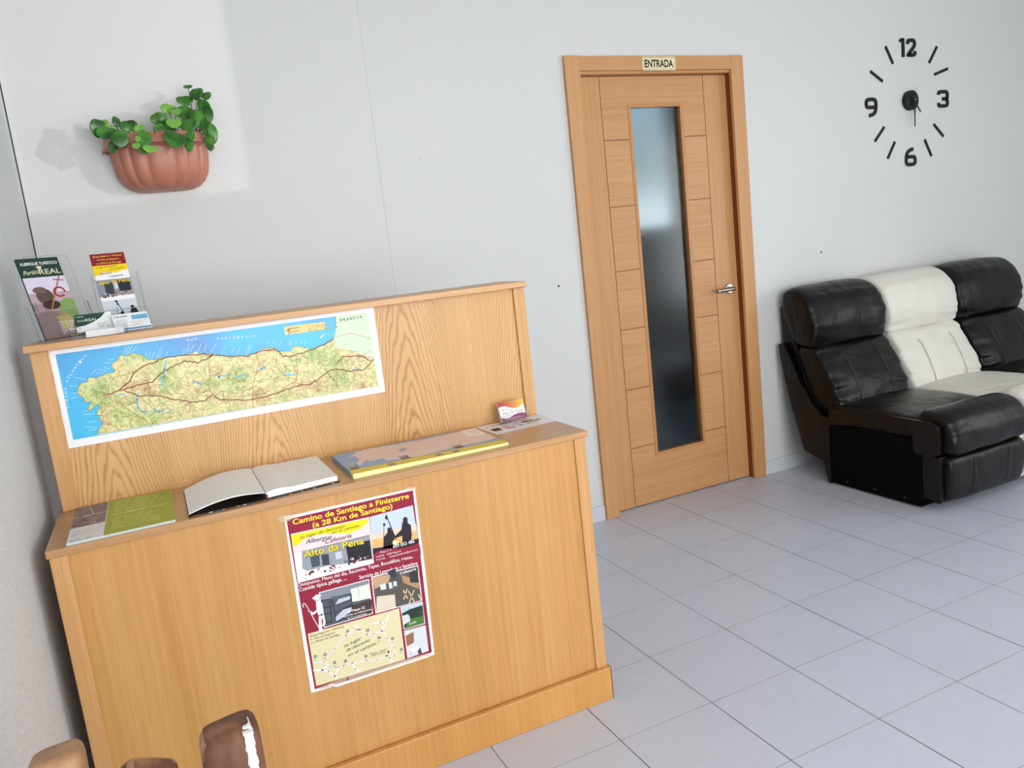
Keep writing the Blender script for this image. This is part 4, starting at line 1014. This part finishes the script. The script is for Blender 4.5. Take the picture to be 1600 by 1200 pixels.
# leaflet 1: green heading, sunset pilgrim photograph
def leaflet_real():
    a = Art(step=0.0001)
    a.b.box(-0.05, 0.05, 0, 0.21, -0.006, -0.0002, flat('23402F', 0.4))
    X = lambda x: -500 + x * 10
    def R_(x0, y0, x1, y1, c, l=1): a.rect(X(x0), y0 * 21, X(x1), y1 * 21, flat(c, 0.3), l)
    R_(0, 0, 100, 76, '9A8288'); R_(0, 76, 100, 100, '213D31'); R_(0, 55, 100, 76, 'D3C9DA', 2); R_(0, 44, 100, 56, 'B49CA6', 2)
    a.poly([(X(55), 21*20), (X(100), 21*18), (X(100), 21*46), (X(80), 21*48), (X(62), 21*42)], flat('7C9A56', 0.3), 3)
    a.poly([(X(0), 0), (X(60), 0), (X(56), 21*30), (X(30), 21*36), (X(10), 21*33), (X(0), 21*28)], flat('86706E', 0.3), 4)
    a.poly([(X(42), 21*26), (X(72), 21*30), (X(100), 21*8), (X(100), 0), (X(62), 0)], flat('A58F5A', 0.3), 5)
    for k in range(5): a.line([(X(50 + 6 * k), 21*26), (X(68 + 8 * k), 21*3)], 14, flat('D8C886', 0.3), 6)
    a.disc(X(36), 21*52, 200, flat('5A4640', 0.3), 5, 20, 210); a.disc(X(28), 21*60, 160, flat('6E5A50', 0.3), 6, 16, 90); a.disc(X(44), 21*41, 210, flat('3A2A2A', 0.3), 6, 16, 120)
    a.line([(X(36), 21*32), (X(86), 21*75)], 34, flat('B06A48', 0.3), 7); a.line([(X(70), 21*72), (X(95), 21*70)], 22, flat('9A3A30', 0.3), 7)
    ring = [(X(74) + 130 * math.cos(q / 14 * 2 * PI), 21*56 + 120 * math.sin(q / 14 * 2 * PI)) for q in range(13)]; a.line(ring, 42, flat('A03E32', 0.3), 8)
    scribble(a, X(45), 21*3, X(90), 21*20, 7, flat('E6DEDA', 0.3), 9, 0.35)
    R_(62, 2, 96, 6, '3A3E52', 8)
    a.text('ALBERGUE TURÍSTICO', (X(6), 21*91.5), (X(95), 21*91.5), 74, WHT, 3, 0.012)
    GLD = flat('D8D2B0', 0.3)
    a.text('Portico', (X(6), 21*79.5), (X(46), 21*81), 110, GLD, 3, 0.01, 0.45); a.text('REAL', (X(44), 21*79.5), (X(96), 21*79.5), 130, GLD, 4, 0.012)
    a.poly([(X(43), 21*86.8), (X(52), 21*86.8), (X(55), 21*90.4), (X(51), 21*89.2), (X(47.5), 21*90.6), (X(44), 21*89.2), (X(40), 21*90.4)], GLD, 3); a.rect(X(43), 21*85.6, X(52), 21*86.4, GLD, 3)
    return a.b
b = leaflet_real(); lf = b.build('leaflet_stack'); lf.matrix_world = frame_of((-1.924, -0.914, 1.225), 0.554, 0.329)
tag(lf, 'green-headed ALBERGUE TURÍSTICO leaflets leaning in the left acrylic holder on the desk top', 'leaflets')
M = frame_of((-1.924, -0.914, 1.2215), 0.554, 0.329)
b = MB()
plate(b, M, -0.022, 0.082, 0, 0.222, -0.012)
plate(b, M, -0.068, 0.075, 0, 0.070, 0.012); plate(b, M, -0.068, -0.045, 0.07, 0.095, 0.012)
for x in (-0.070, 0.075): b.box(x, x + 0.0018, 0, 0.085, -0.010, 0.014, ACR, M)
b.box(-0.068, 0.075, -0.0015, 0.0, -0.010, 0.014, ACR, M)
o = b.build('brochure_holder'); tag(o, 'clear acrylic brochure holder at the left end of the desk top holding green leaflets', 'holder')
# leaflet 2
def leaflet_alto():
    a = Art(step=0.0001); w, hgt = 0.083, 0.201
    a.b.box(-w / 2, w / 2, 0, hgt, -0.005, -0.0002, flat('D8D4D2', 0.4))
    X = lambda x: (x - 50) * w * 100; Y = lambda y: y * hgt * 100
    def R_(x0, y0, x1, y1, c, l=1): a.rect(X(x0), Y(y0), X(x1), Y(y1), flat(c, 0.3), l)
    R_(0, 0, 100, 100, 'CFD3DC'); R_(0, 83, 100, 100, '8C1F2E', 2); R_(0, 72, 100, 83, 'F0CF1E', 2); R_(0, 62, 100, 74, 'F2F0EE', 2.5)
    a.poly([(X(0), Y(76)), (X(0), Y(68)), (X(30), Y(73)), (X(65), Y(71)), (X(100), Y(76))], flat('F0CF1E', 0.3), 3)
    R_(0, 34, 100, 62, '8E9298', 2); R_(20, 40, 45, 58, '3C4048', 3); R_(60, 44, 95, 60, '2E2E34', 3); R_(48, 48, 58, 56, 'C8D2DA', 3); R_(0, 32, 100, 38, 'F2F2F2', 3)
    R = random.Random(6)
    for k in range(26): a.disc(X(R.uniform(6, 96)), Y(R.uniform(37, 44)), R.uniform(14, 30), flat(R.choice(['C9424E', 'F1EFEE', '2C2E38', 'D98C86']), 0.3), 4, 7)
    S = flat('1D1B1E', 0.3)
    a.line([(X(42), Y(30)), (X(62), Y(4))], 20, S, 3); a.disc(X(42), Y(30), 36, S, 3, 6); a.disc(X(44), Y(26), 30, S, 3, 6); a.line([(X(38), Y(22)), (X(40), Y(8))], 12, S, 3)
    a.disc(X(50), Y(13), 40, S, 3, 12, 44); a.poly([(X(38), 0), (X(62), 0), (X(58), Y(9)), (X(50), Y(12)), (X(43), Y(9))], S, 3)
    a.disc(X(84), Y(20), 46, S, 3, 12, 52); a.poly([(X(70), 0), (X(99), 0), (X(99), Y(12)), (X(92), Y(19)), (X(80), Y(19)), (X(74), Y(12))], S, 3)
    a.text('(Etapa Negreira - Olveiroa)', (X(8), Y(95)), (X(92), Y(95)), 48, YEL, 3); a.text('A 7 Km de Negreira', (X(18), Y(90)), (X(82), Y(90)), 48, YEL, 3); a.text('y a 28 Km de Santiago', (X(14), Y(85)), (X(86), Y(85)), 48, YEL, 3)
    a.text('tu lugar de descanso', (X(8), Y(79)), (X(70), Y(80)), 44, INK, 5, 0, 0.3); a.text('en el camino...', (X(48), Y(75.5)), (X(94), Y(76.5)), 44, INK, 5, 0, 0.3)
    a.text('Albergue', (X(12), Y(69)), (X(50), Y(70.5)), 62, INK, 5, 0.004, 0.3); a.text('Cafetería', (X(42), Y(64.5)), (X(80), Y(65.5)), 62, INK, 5, 0.004, 0.3)
    a.text('Alto da Pena', (X(6), Y(55.5)), (X(97), Y(57)), 95, flat('F2BE22', 0.3), 5, 0.02)
    return a.b
M2 = frame_of((-1.793, -0.842, 1.241), 0.161, 0.428)
b = leaflet_alto(); lf = b.build('leaflet_stack'); lf.matrix_world = M2
tag(lf, 'maroon and yellow headed leaflets standing in the right acrylic holder on the desk top', 'leaflets')
b = MB(); MH = frame_of((-1.790, -0.842, 1.2205), 0.161, 0.428)
plate(b, MH, -0.052, 0.056, 0, 0.150, -0.006); plate(b, MH, -0.046, 0.050, 0, 0.05, 0.020)
for x in (-0.054, 0.056): b.box(x, x + 0.0018, 0, 0.150, -0.006, 0.030, ACR, MH); b.box(x, x + 0.0018, 0.150, 0.151, -0.006, 0.030, ACE, MH); b.box(x, x + 0.0018, 0.0, 0.150, 0.030, 0.031, ACE, MH)
b.box(-0.052, 0.056, -0.0012, 0.0, -0.006, 0.030, ACR, MH)
o = b.build('brochure_holder'); tag(o, 'clear acrylic brochure holder with tall side cheeks behind the business cards on the desk top', 'holder')
# green and white business cards leaning in a small tray
Mc = frame_of((-1.858, -0.905, 1.231), 0.135, 0.62)
a = Art(step=0.0001); a.b.box(-0.0425, 0.0425, 0, 0.052, -0.0005, 0.0, flat('F0F0EE', 0.35))
a.poly([(-425, 160), (-425, 520), (300, 520), (180, 380), (0, 270), (-200, 190)], flat('2E4A42', 0.3), 1); a.text('ALBERGUE', (-390, 440), (-200, 440), 34, WHT, 2); a.text('Portico', (-370, 300), (-180, 305), 80, flat('D9DDC8', 0.3), 2, 0.0, 0.4); a.text('REAL', (-180, 300), (90, 300), 85, flat('D9DDC8', 0.3), 2, 0.008)
scribble(a, 60, 60, 400, 230, 3, flat('8A9096', 0.3), 1, 0.3)
o = a.b.build('business_card'); o.matrix_world = Mc; tag(o, 'green and white business card standing behind the white card stack on the desk top', 'card')
root = empty('business_card_stack', (-1.838, -0.962, 1.2190), (0, 0, 0.135)); tag(root, 'small stack of blank white cards lying at the front edge of the desk top', 'cards')
b = MB()
for k in range(7): b.box(-0.041 + 0.0006 * (k % 3), 0.044 - 0.0005 * (k % 2), 0.0006 * (k % 2), 0.036, 0.0022 * k, 0.0022 * k + 0.0019, flat('EDEDEC', 0.5))
b.build('cards', root)
b = MB(); Mt = Matrix.Translation((-1.862, -0.960, 1.218)) @ Matrix.Rotation(0.135, 4, 'Z')
b.box(-0.050, 0.073, -0.006, 0.036, 0.0, 0.0008, ACR, Mt); b.box(-0.050, -0.024, -0.008, -0.006, 0.0, 0.026, ACR, Mt); b.box(0.050, 0.074, -0.008, -0.006, 0.0, 0.026, ACR, Mt)
for x in (-0.052, 0.074): b.box(x, x + 0.0015, -0.008, 0.034, 0.0, 0.028, ACR, Mt)
for x in (-0.050, 0.050): b.box(x, x + 0.025, -0.008, -0.006, 0.026, 0.0268, ACE, Mt)
o = b.build('card_holder'); tag(o, 'clear acrylic card tray at the front left of the desk top', 'holder')
# blue and white flyer
Mf = frame_of((-1.771, -0.924, 1.2225), 0.18, 0.75); a = Art(step=0.0001); a.b.box(-0.042, 0.042, 0, 0.056, -0.002, 0, flat('EDEFF0', 0.35))
a.rect(-400, 20, 410, 70, flat('4A8FB8', 0.3), 1); a.rect(20, 330, 400, 480, flat('6FB4D0', 0.3), 1); scribble(a, -380, 120, -60, 380, 6, flat('B0B4B8', 0.3), 1, 0.3); scribble(a, -20, 110, 380, 300, 4, flat('C8A878', 0.3), 1, 0.3); a.text('GUIA', (-380, 440), (-60, 440), 60, INK, 1, 0.01)
o = a.b.build('flyer'); o.matrix_world = Mf; tag(o, 'small white flyer with blue bands leaning right of the green card on the desk top', 'flyer')
# holder with cards on the shelf
M3 = frame_of((-0.792, -1.012, 0.8115), 0.02, 0.33)
a = Art(step=0.0001); a.b.box(-0.0425, 0.0425, 0, 0.058, -0.006, 0.0, flat('EDEAEA', 0.35))
a.rect(-425, 0, 425, 580, flat('F1EFEF', 0.3), 1); wave = [(-425 + 850 * k / 12, 400 - 60 * math.sin(k / 12 * 2 * PI + 0.6) * -1) for k in range(13)]
for k in range(12):
    c_ = [min(255, int(v)) for v in (176 + 70 * k / 11, 62 + 130 * k / 11, 72 + 10 * k / 11)]
    a.poly([wave[k], wave[k+1], (wave[k+1][0], 580), (wave[k][0], 580)], flat('%02X%02X%02X' % tuple(c_), 0.3), 2)
w2 = [(-425 + 850 * k / 12, 130 - 50 * math.sin(k / 12 * 2 * PI)) for k in range(13)]
for k in range(12): a.poly([(w2[k][0], 0), (w2[k+1][0], 0), w2[k+1], w2[k]], flat('9A5478', 0.3), 2)
a.text('Albergue', (-340, 330), (-120, 345), 40, flat('7A5A5A', 0.3), 3, 0, 0.3); a.text('Cafetería', (-130, 290), (60, 305), 36, flat('7A5A5A', 0.3), 3, 0, 0.3); a.text('Alto da Pena', (-330, 195), (330, 205), 85, flat('C08A4E', 0.3), 3, 0.008)
scribble(a, -300, 20, 300, 80, 2, flat('E2C4D2', 0.3), 3, 0.3)
o = a.b.build('business_card_stack'); o.matrix_world = M3; tag(o, 'white cards with red and orange wave at the right end of the desk shelf', 'cards')
b = MB(); plate(b, M3, -0.046, 0.048, -0.002, 0.034, -0.0095); plate(b, M3, -0.046, 0.048, -0.002, 0.014, 0.008)
for x in (-0.048, 0.048): b.box(x, x + 0.0016, -0.002, 0.032, -0.0095, 0.012, ACR, M3); b.box(x, x + 0.0016, 0.032, 0.0328, -0.0095, 0.012, ACE, M3); b.box(x, x + 0.0016, -0.002, 0.032, 0.012, 0.0127, ACE, M3)
b.box(-0.046, 0.048, -0.0035, -0.002, -0.0095, 0.010, ACR, M3)
o = b.build('card_holder'); tag(o, 'clear acrylic card holder at the right end of the desk shelf', 'holder')

# ------------------------------------------------------------------ leather sofa
def leather(name, c1, c2, rough, crease=0.5):
    t = NT(name); p = t.obj()
    w = t.noise(t.scaled(p, (8, 8, 5)), 1.0, 3, 0.5, 0.5); f = t.noise(p, 420, 2, 0.6)
    t.bump(t.math('ADD', t.math('MULTIPLY', w, 3.0), t.math('MULTIPLY', f, 0.12)), crease, 0.010)
    return t.out(t.mix(t.noise(p, 6, 3), lin(c1), lin(c2)), t.math('ADD', t.math('MULTIPLY', w, 0.12), rough))
LD = leather('dark_brown_leather', '090706', '110C0A', 0.25, 0.4)
LD.node_tree.nodes['Principled BSDF'].inputs['Specular IOR Level'].default_value = 0.28
LW = leather('cream_leather', 'D9D5CA', 'E6E2D8', 0.40, 0.35)
CLOTH = flat('070707', 0.95, 0.08)
STD = flat('4E453F', 0.6); STW = flat('A8A294', 0.6)
def loft(name, prof_fn, x0, x1, m, parent, n=18, edge=0.045, sub=1, wr=0.004, seed=0, folds=0.0):
    """upholstered roll: closed (y, z) profile swept along x, rounded off at both ends"""
    xs = [0.0, 0.012, 0.035, 0.08, 0.15]; xs = xs + [0.15 + 0.70 * k / (n - 1) for k in range(1, n)] + [0.92, 0.965, 0.988, 1.0]
    vs = []; npf = None
    for s_ in xs:
        pr = prof_fn(s_); cy = sum(p[0] for p in pr) / len(pr); cz = sum(p[1] for p in pr) / len(pr)
        d = min(s_, 1 - s_) * (x1 - x0)
        k = 1.0 if d > edge else 1 - 0.8 * edge / max(0.14, max(abs(p[1] - cz) for p in pr)) * (1 - math.sqrt(max(0, 1 - (1 - d / edge) ** 2)))
        x = x0 + (x1 - x0) * s_
        for (y, z) in pr:
            Y = cy + (y - cy) * k; Z = cz + (z - cz) * k
            q = noise.noise(Vector((x * 9 + seed, Y * 9, Z * 9))) * wr
            if folds:
                # creases fan out from the lower corners of the cushion
                ex = min(s_, 1 - s_); amp = folds * max(0, 1 - ex / 0.42)
                zz = (Z - 0.35) / 0.3; f_ = noise.noise(Vector((seed + 3.1, (Z + (0.5 - ex) * 0.10) * 34 + 2.0 * ex, x * 5)))
                q += amp * (abs(f_) ** 0.6 * (1 if f_ > 0 else -1)) * 0.019
            vs.append((x, Y + q, Z + q * 0.6))
        npf = len(pr)
    fs = []
    for i in range(len(xs) - 1):
        fs += [(i*npf+j, i*npf+(j+1) % npf, (i+1)*npf+(j+1) % npf, (i+1)*npf+j) for j in range(npf)]
    fs += [tuple(range(npf))[::-1], tuple(range((len(xs)-1)*npf, len(xs)*npf))]
    o = mk(name, vs, fs, m, None, None, True)
    bm = bmesh.new(); bm.from_mesh(o.data); bmesh.ops.recalc_face_normals(bm, faces=bm.faces); bm.to_mesh(o.data); bm.free()
    md = o.modifiers.new('soft', 'SUBSURF'); md.levels = sub; md.render_levels = sub
    local(o, parent); return o
def dense(poly, k=4):
    out = []; n = len(poly)
    for i in range(n):
        p0, p1, p2, p3 = (Vector(poly[(i + j - 1) % n]) for j in range(4))
        for q in range(k):
            t_ = q / k
            v = 0.5 * ((2 * p1) + (-p0 + p2) * t_ + (2*p0 - 5*p1 + 4*p2 - p3) * t_**2 + (-p0 + 3*p1 - 3*p2 + p3) * t_**3)
            out.append((v.x, v.y))
    return out
sofa = empty('leather_sofa', (1.99, -0.55, 0.0)); tag(sofa, 'three-seat reclining leather sofa with dark brown, white and dark brown seats against the wall', 'sofa')
HEAD = [(-0.200, 0.664), (-0.238, 0.666), (-0.256, 0.700), (-0.264, 0.770), (-0.246, 0.850), (-0.208, 0.915), (-0.150, 0.955), (-0.085, 0.962), (-0.045, 0.940), (-0.035, 0.880), (-0.070, 0.780), (-0.120, 0.680)]
BACK = [(-0.200, 0.678), (-0.245, 0.672), (-0.285, 0.615), (-0.345, 0.520), (-0.378, 0.440), (-0.385, 0.375), (-0.330, 0.340), (-0.250, 0.360), (-0.185, 0.480), (-0.140, 0.600), (-0.125, 0.670)]
SEAT = [(-0.300, 0.330), (-0.330, 0.385), (-0.420, 0.402), (-0.560, 0.408), (-0.700, 0.406), (-0.800, 0.395), (-0.840, 0.350), (-0.820, 0.300), (-0.600, 0.290), (-0.400, 0.295)]
ROLL = [(-0.790, 0.400), (-0.845, 0.436), (-0.905, 0.438), (-0.958, 0.405), (-0.985, 0.350), (-0.985, 0.290), (-0.962, 0.252), (-0.915, 0.246), (-0.880, 0.290), (-0.830, 0.350)]
FOOT = [(-0.905, 0.240), (-0.950, 0.246), (-0.968, 0.215), (-0.968, 0.150), (-0.958, 0.090), (-0.940, 0.050), (-0.905, 0.050), (-0.895, 0.150)]
mods = [(1.186, 1.702, LD, STD), (1.708, 2.250, LW, STW), (2.256, 2.800, LD, STD)]
for i, (x0, x1, m, st_) in enumerate(mods):
    def bulge(base, amt, cy=-0.2, axis=0, zs=0.0):
        pr = dense(base, 5)
        def fn(s_):
            k = math.sin(PI * min(max(s_, 0.0), 1.0)) ** 0.6
            return [(y - amt * k * (1 if y < cy else 0.2), z + zs * k) for y, z in pr]
        return fn
    hd = loft('headrest', bulge(HEAD, 0.012, -0.2, zs=0.012), x0 + 0.002, x1 - 0.002, m, sofa, edge=0.04, seed=i * 5, wr=0.006, folds=0.5)
    bk = loft('back_cushion', bulge(BACK, 0.018, -0.25), x0 + 0.012, x1 - 0.004, m, sofa, edge=0.04, seed=i * 5 + 1, wr=0.008, folds=0.9)
    se = loft('seat_cushion', bulge(SEAT, 0.0, zs=0.014), x0 + 0.001, x1 - 0.001, m, sofa, edge=0.04, seed=i * 5 + 2)
    ro = loft('seat_roll', bulge(ROLL, 0.012, -0.9, zs=0.010), x0 + 0.012, x1 - 0.003, m, sofa, edge=0.055, seed=i * 5 + 3, wr=0.006, folds=0.45)
    ft = loft('footrest', bulge(FOOT, 0.012, -0.93), x0 + 0.012, x1 - 0.006, m, sofa, edge=0.03, seed=i * 5 + 4)
    b = MB(); pts = [(-0.018, 0.870), (-0.040, 0.885), (-0.075, 0.80), (-0.18, 0.48), (-0.30, 0.30), (-0.30, 0.14), (-0.172, 0.142), (-0.030, 0.62)]
    b.prism(pts, x0 + 0.02, x1 - 0.02, 'x', m if i != 1 else LW); o = b.build('back_shell', None, 0.008); local(o, sofa)
    b = MB(); b.box(x0 - 0.006, x1 + 0.002, -0.84, -0.335, 0.008, 0.315, CLOTH); b.box(x0 + 0.0, x1 - 0.002, -0.935, -0.84, 0.05, 0.25, m)
    for fx in (x0 + 0.04, x1 - 0.04):
        for fy in (-0.38, -0.80): b.tube([(fx, fy, 0.0), (fx, fy, 0.01)], 0.018, CLOTH, 12)
    o = b.build('base', None, 0.006); local(o, sofa)
    if i == 0:
        # end panels on the near side
        b = MB(); b.prism([(-0.029, 0.684), (-0.063, 0.688), (-0.100, 0.620), (-0.160, 0.496), (-0.230, 0.405), (-0.290, 0.345), (-0.342, 0.335), (-0.342, 0.004), (-0.325, 0.004), (-0.295, 0.110), (-0.172, 0.142), (-0.100, 0.36), (-0.035, 0.607)], 1.172, 1.192, 'x', LD)
        o = b.build('side_bracket', None, 0.004); local(o, sofa)
        b = MB(); b.prism([(-0.338, 0.300), (-0.345, 0.385), (-0.45, 0.398), (-0.70, 0.400), (-0.83, 0.398), (-0.90, 0.400), (-0.930, 0.385), (-0.938, 0.320), (-0.930, 0.262), (-0.900, 0.248), (-0.81, 0.250), (-0.806, 0.345), (-0.60, 0.332), (-0.40, 0.312)], 1.174, 1.192, 'x', LD)
        o = b.build('side_flap', None, 0.006, seg=3); local(o, sofa)
        b = MB(); b.box(1.176, 1.19, -0.936, -0.905, 0.046, 0.250, LD); o = b.build('footrest_side', None, 0.004); local(o, sofa)
        b = MB()
        for fy in (-0.44, -0.60, -0.76):
            b = MB(); b.tube([(1.178, fy, 0.035), (1.174, fy, 0.035)], 0.006, flat('2A2A2A', 0.3), 10); o = b.build('rivet', None, 0); local(o, sofa)
    # stitched seams
    def seam(pts, on, r=0.0022):
        b = MB(); b.tube(pts, r, st_, 6); o = b.build('stitching', None, 0, True); local(o, sofa); o.parent = on
    for s_ in (0.30, 0.74):
        xx = x0 + (x1 - x0) * s_
        seam([(xx + 0.02 * (s_ - 0.5), -0.262, 0.655), (xx, -0.322, 0.60), (xx - 0.003, -0.366, 0.52), (xx - 0.005, -0.399, 0.44), (xx - 0.006, -0.405, 0.40)], bk, 0.0016)
        seam([(xx, -0.977, 0.235), (xx, -0.984, 0.15), (xx, -0.968, 0.07)], ft, 0.0016)

# ------------------------------------------------------------------ rustic wooden chair, only its top is in view
t = NT('worn_brown_wood'); p = t.obj()
nn_ = t.noise(t.scaled(p, (30, 30, 8)), 1.0, 5, 0.6)
RUST = t.out(t.ramp(nn_, [(0.35, lin('4A2C1C')), (0.55, lin('6E452E')), (0.72, lin('8E6242'))]), 0.62)
t = NT('pale_worn_wood'); RUSTP = t.out(t.ramp(t.noise(t.scaled(t.obj(), (26, 26, 9)), 1, 5, 0.6), [(0.35, lin('8A6242')), (0.65, lin('B98E64'))]), 0.5)
ch = empty('rustic_chair', (-1.80, -2.30, 0.0)); tag(ch, 'rustic brown wooden chair with worn post tops in the near left corner', 'chair')
def log(name, p0, p1, w, d, m, top=0.35, extra=None):
    """hewn post: rounded rectangular section, domed worn end"""
    b = MB(); p0 = Vector(p0); p1 = Vector(p1); ax = (p1 - p0).normalized(); sx = Vector((1, 0, 0)); sx = (sx - ax * sx.dot(ax)).normalized(); sy = ax.cross(sx)
    L = (p1 - p0).length; n = 20; vs = []
    st_ = [(0, 1), (0.3, 1), (0.7, 1), (0.9, 1.0), (0.975, 1.0), (0.988, 0.95), (0.996, 0.82), (1.0, 0.6)]
    for s_, k in st_:
        for j in range(n):
            th = 2 * PI * j / n; c, s2 = math.cos(th), math.sin(th)
            e = 0.4; u = math.copysign(abs(c) ** e, c) * w / 2 * k; v = math.copysign(abs(s2) ** e, s2) * d / 2 * k
            q = p0 + ax * (L * s_) + sx * u + sy * v
            q += Vector((noise.noise(q * 22), noise.noise(q * 22 + Vector((5, 5, 5))), 0)) * 0.0025
            if s_ > 0.95: q += ax * (u * top * 0.3)
            vs.append(q)
    fs = []
    for i in range(len(st_) - 1): fs += [(i*n+j, i*n+(j+1) % n, (i+1)*n+(j+1) % n, (i+1)*n+j) for j in range(n)]
    fs += [tuple(range(n))[::-1], tuple(range((len(st_)-1)*n, len(st_)*n))]
    worn = [f for f in fs[:-2] if min(f) >= (len(st_) - 4) * n and 1 <= min(f) % n <= n // 2 + 1 and min(f) < (len(st_) - 2) * n]
    b.add(vs, [f for f in fs if f not in worn], m); b.add(vs, worn, RUSTP); o = b.build(name, None, 0, True); local(o, ch); return o
log('back_post', (-1.735, -2.262, 0.0), (-1.733, -2.237, 0.823), 0.066, 0.06, RUST)
log('back_post', (-1.930, -2.180, 0.0), (-1.917, -2.150, 0.810), 0.058, 0.055, RUSTP)
log('back_rail', (-1.945, -2.160, 0.675), (-1.812, -2.236, 0.796), 0.06, 0.035, RUST)
log('back_rail', (-1.930, -2.176, 0.60), (-1.735, -2.248, 0.60), 0.05, 0.03, RUST)
log('front_leg', (-1.900, -2.50, 0.0), (-1.900, -2.50, 0.43), 0.05, 0.05, RUST)
log('front_leg', (-1.740, -2.52, 0.0), (-1.740, -2.52, 0.43), 0.05, 0.05, RUST)
b = MB(); b.box(-1.955, -1.695, -2.55, -2.175, 0.42, 0.455, RUST); o = b.build('seat', None, 0.008); local(o, ch)
# chipped patch of white paint on the nearest post
R = random.Random(1); b = MB(); lft = []; rgt = []
for k in range(12):
    z = 0.8215 - 0.0046 * k; lft.append((-1.7185 + R.uniform(-0.0012, 0.0012), z)); rgt.append((-1.7085 + R.uniform(-0.0008, 0.0008), z))
b.prism(lft + rgt[::-1], -2.2690, -2.2560, 'y', flat('E9EAEE', 0.6)); o = b.build('paint_chip', None); local(o, ch); o['label'] = 'chipped patch of white paint'
b = MB(); b.prism([(-1.7185, -2.2600), (-1.7090, -2.2610), (-1.7100, -2.2380), (-1.7170, -2.2400)], 0.8195, 0.8245, 'z', flat('E9EAEE', 0.6)); o = b.build('paint_chip', None, 0.001); local(o, ch); o['label'] = 'chipped patch of white paint'
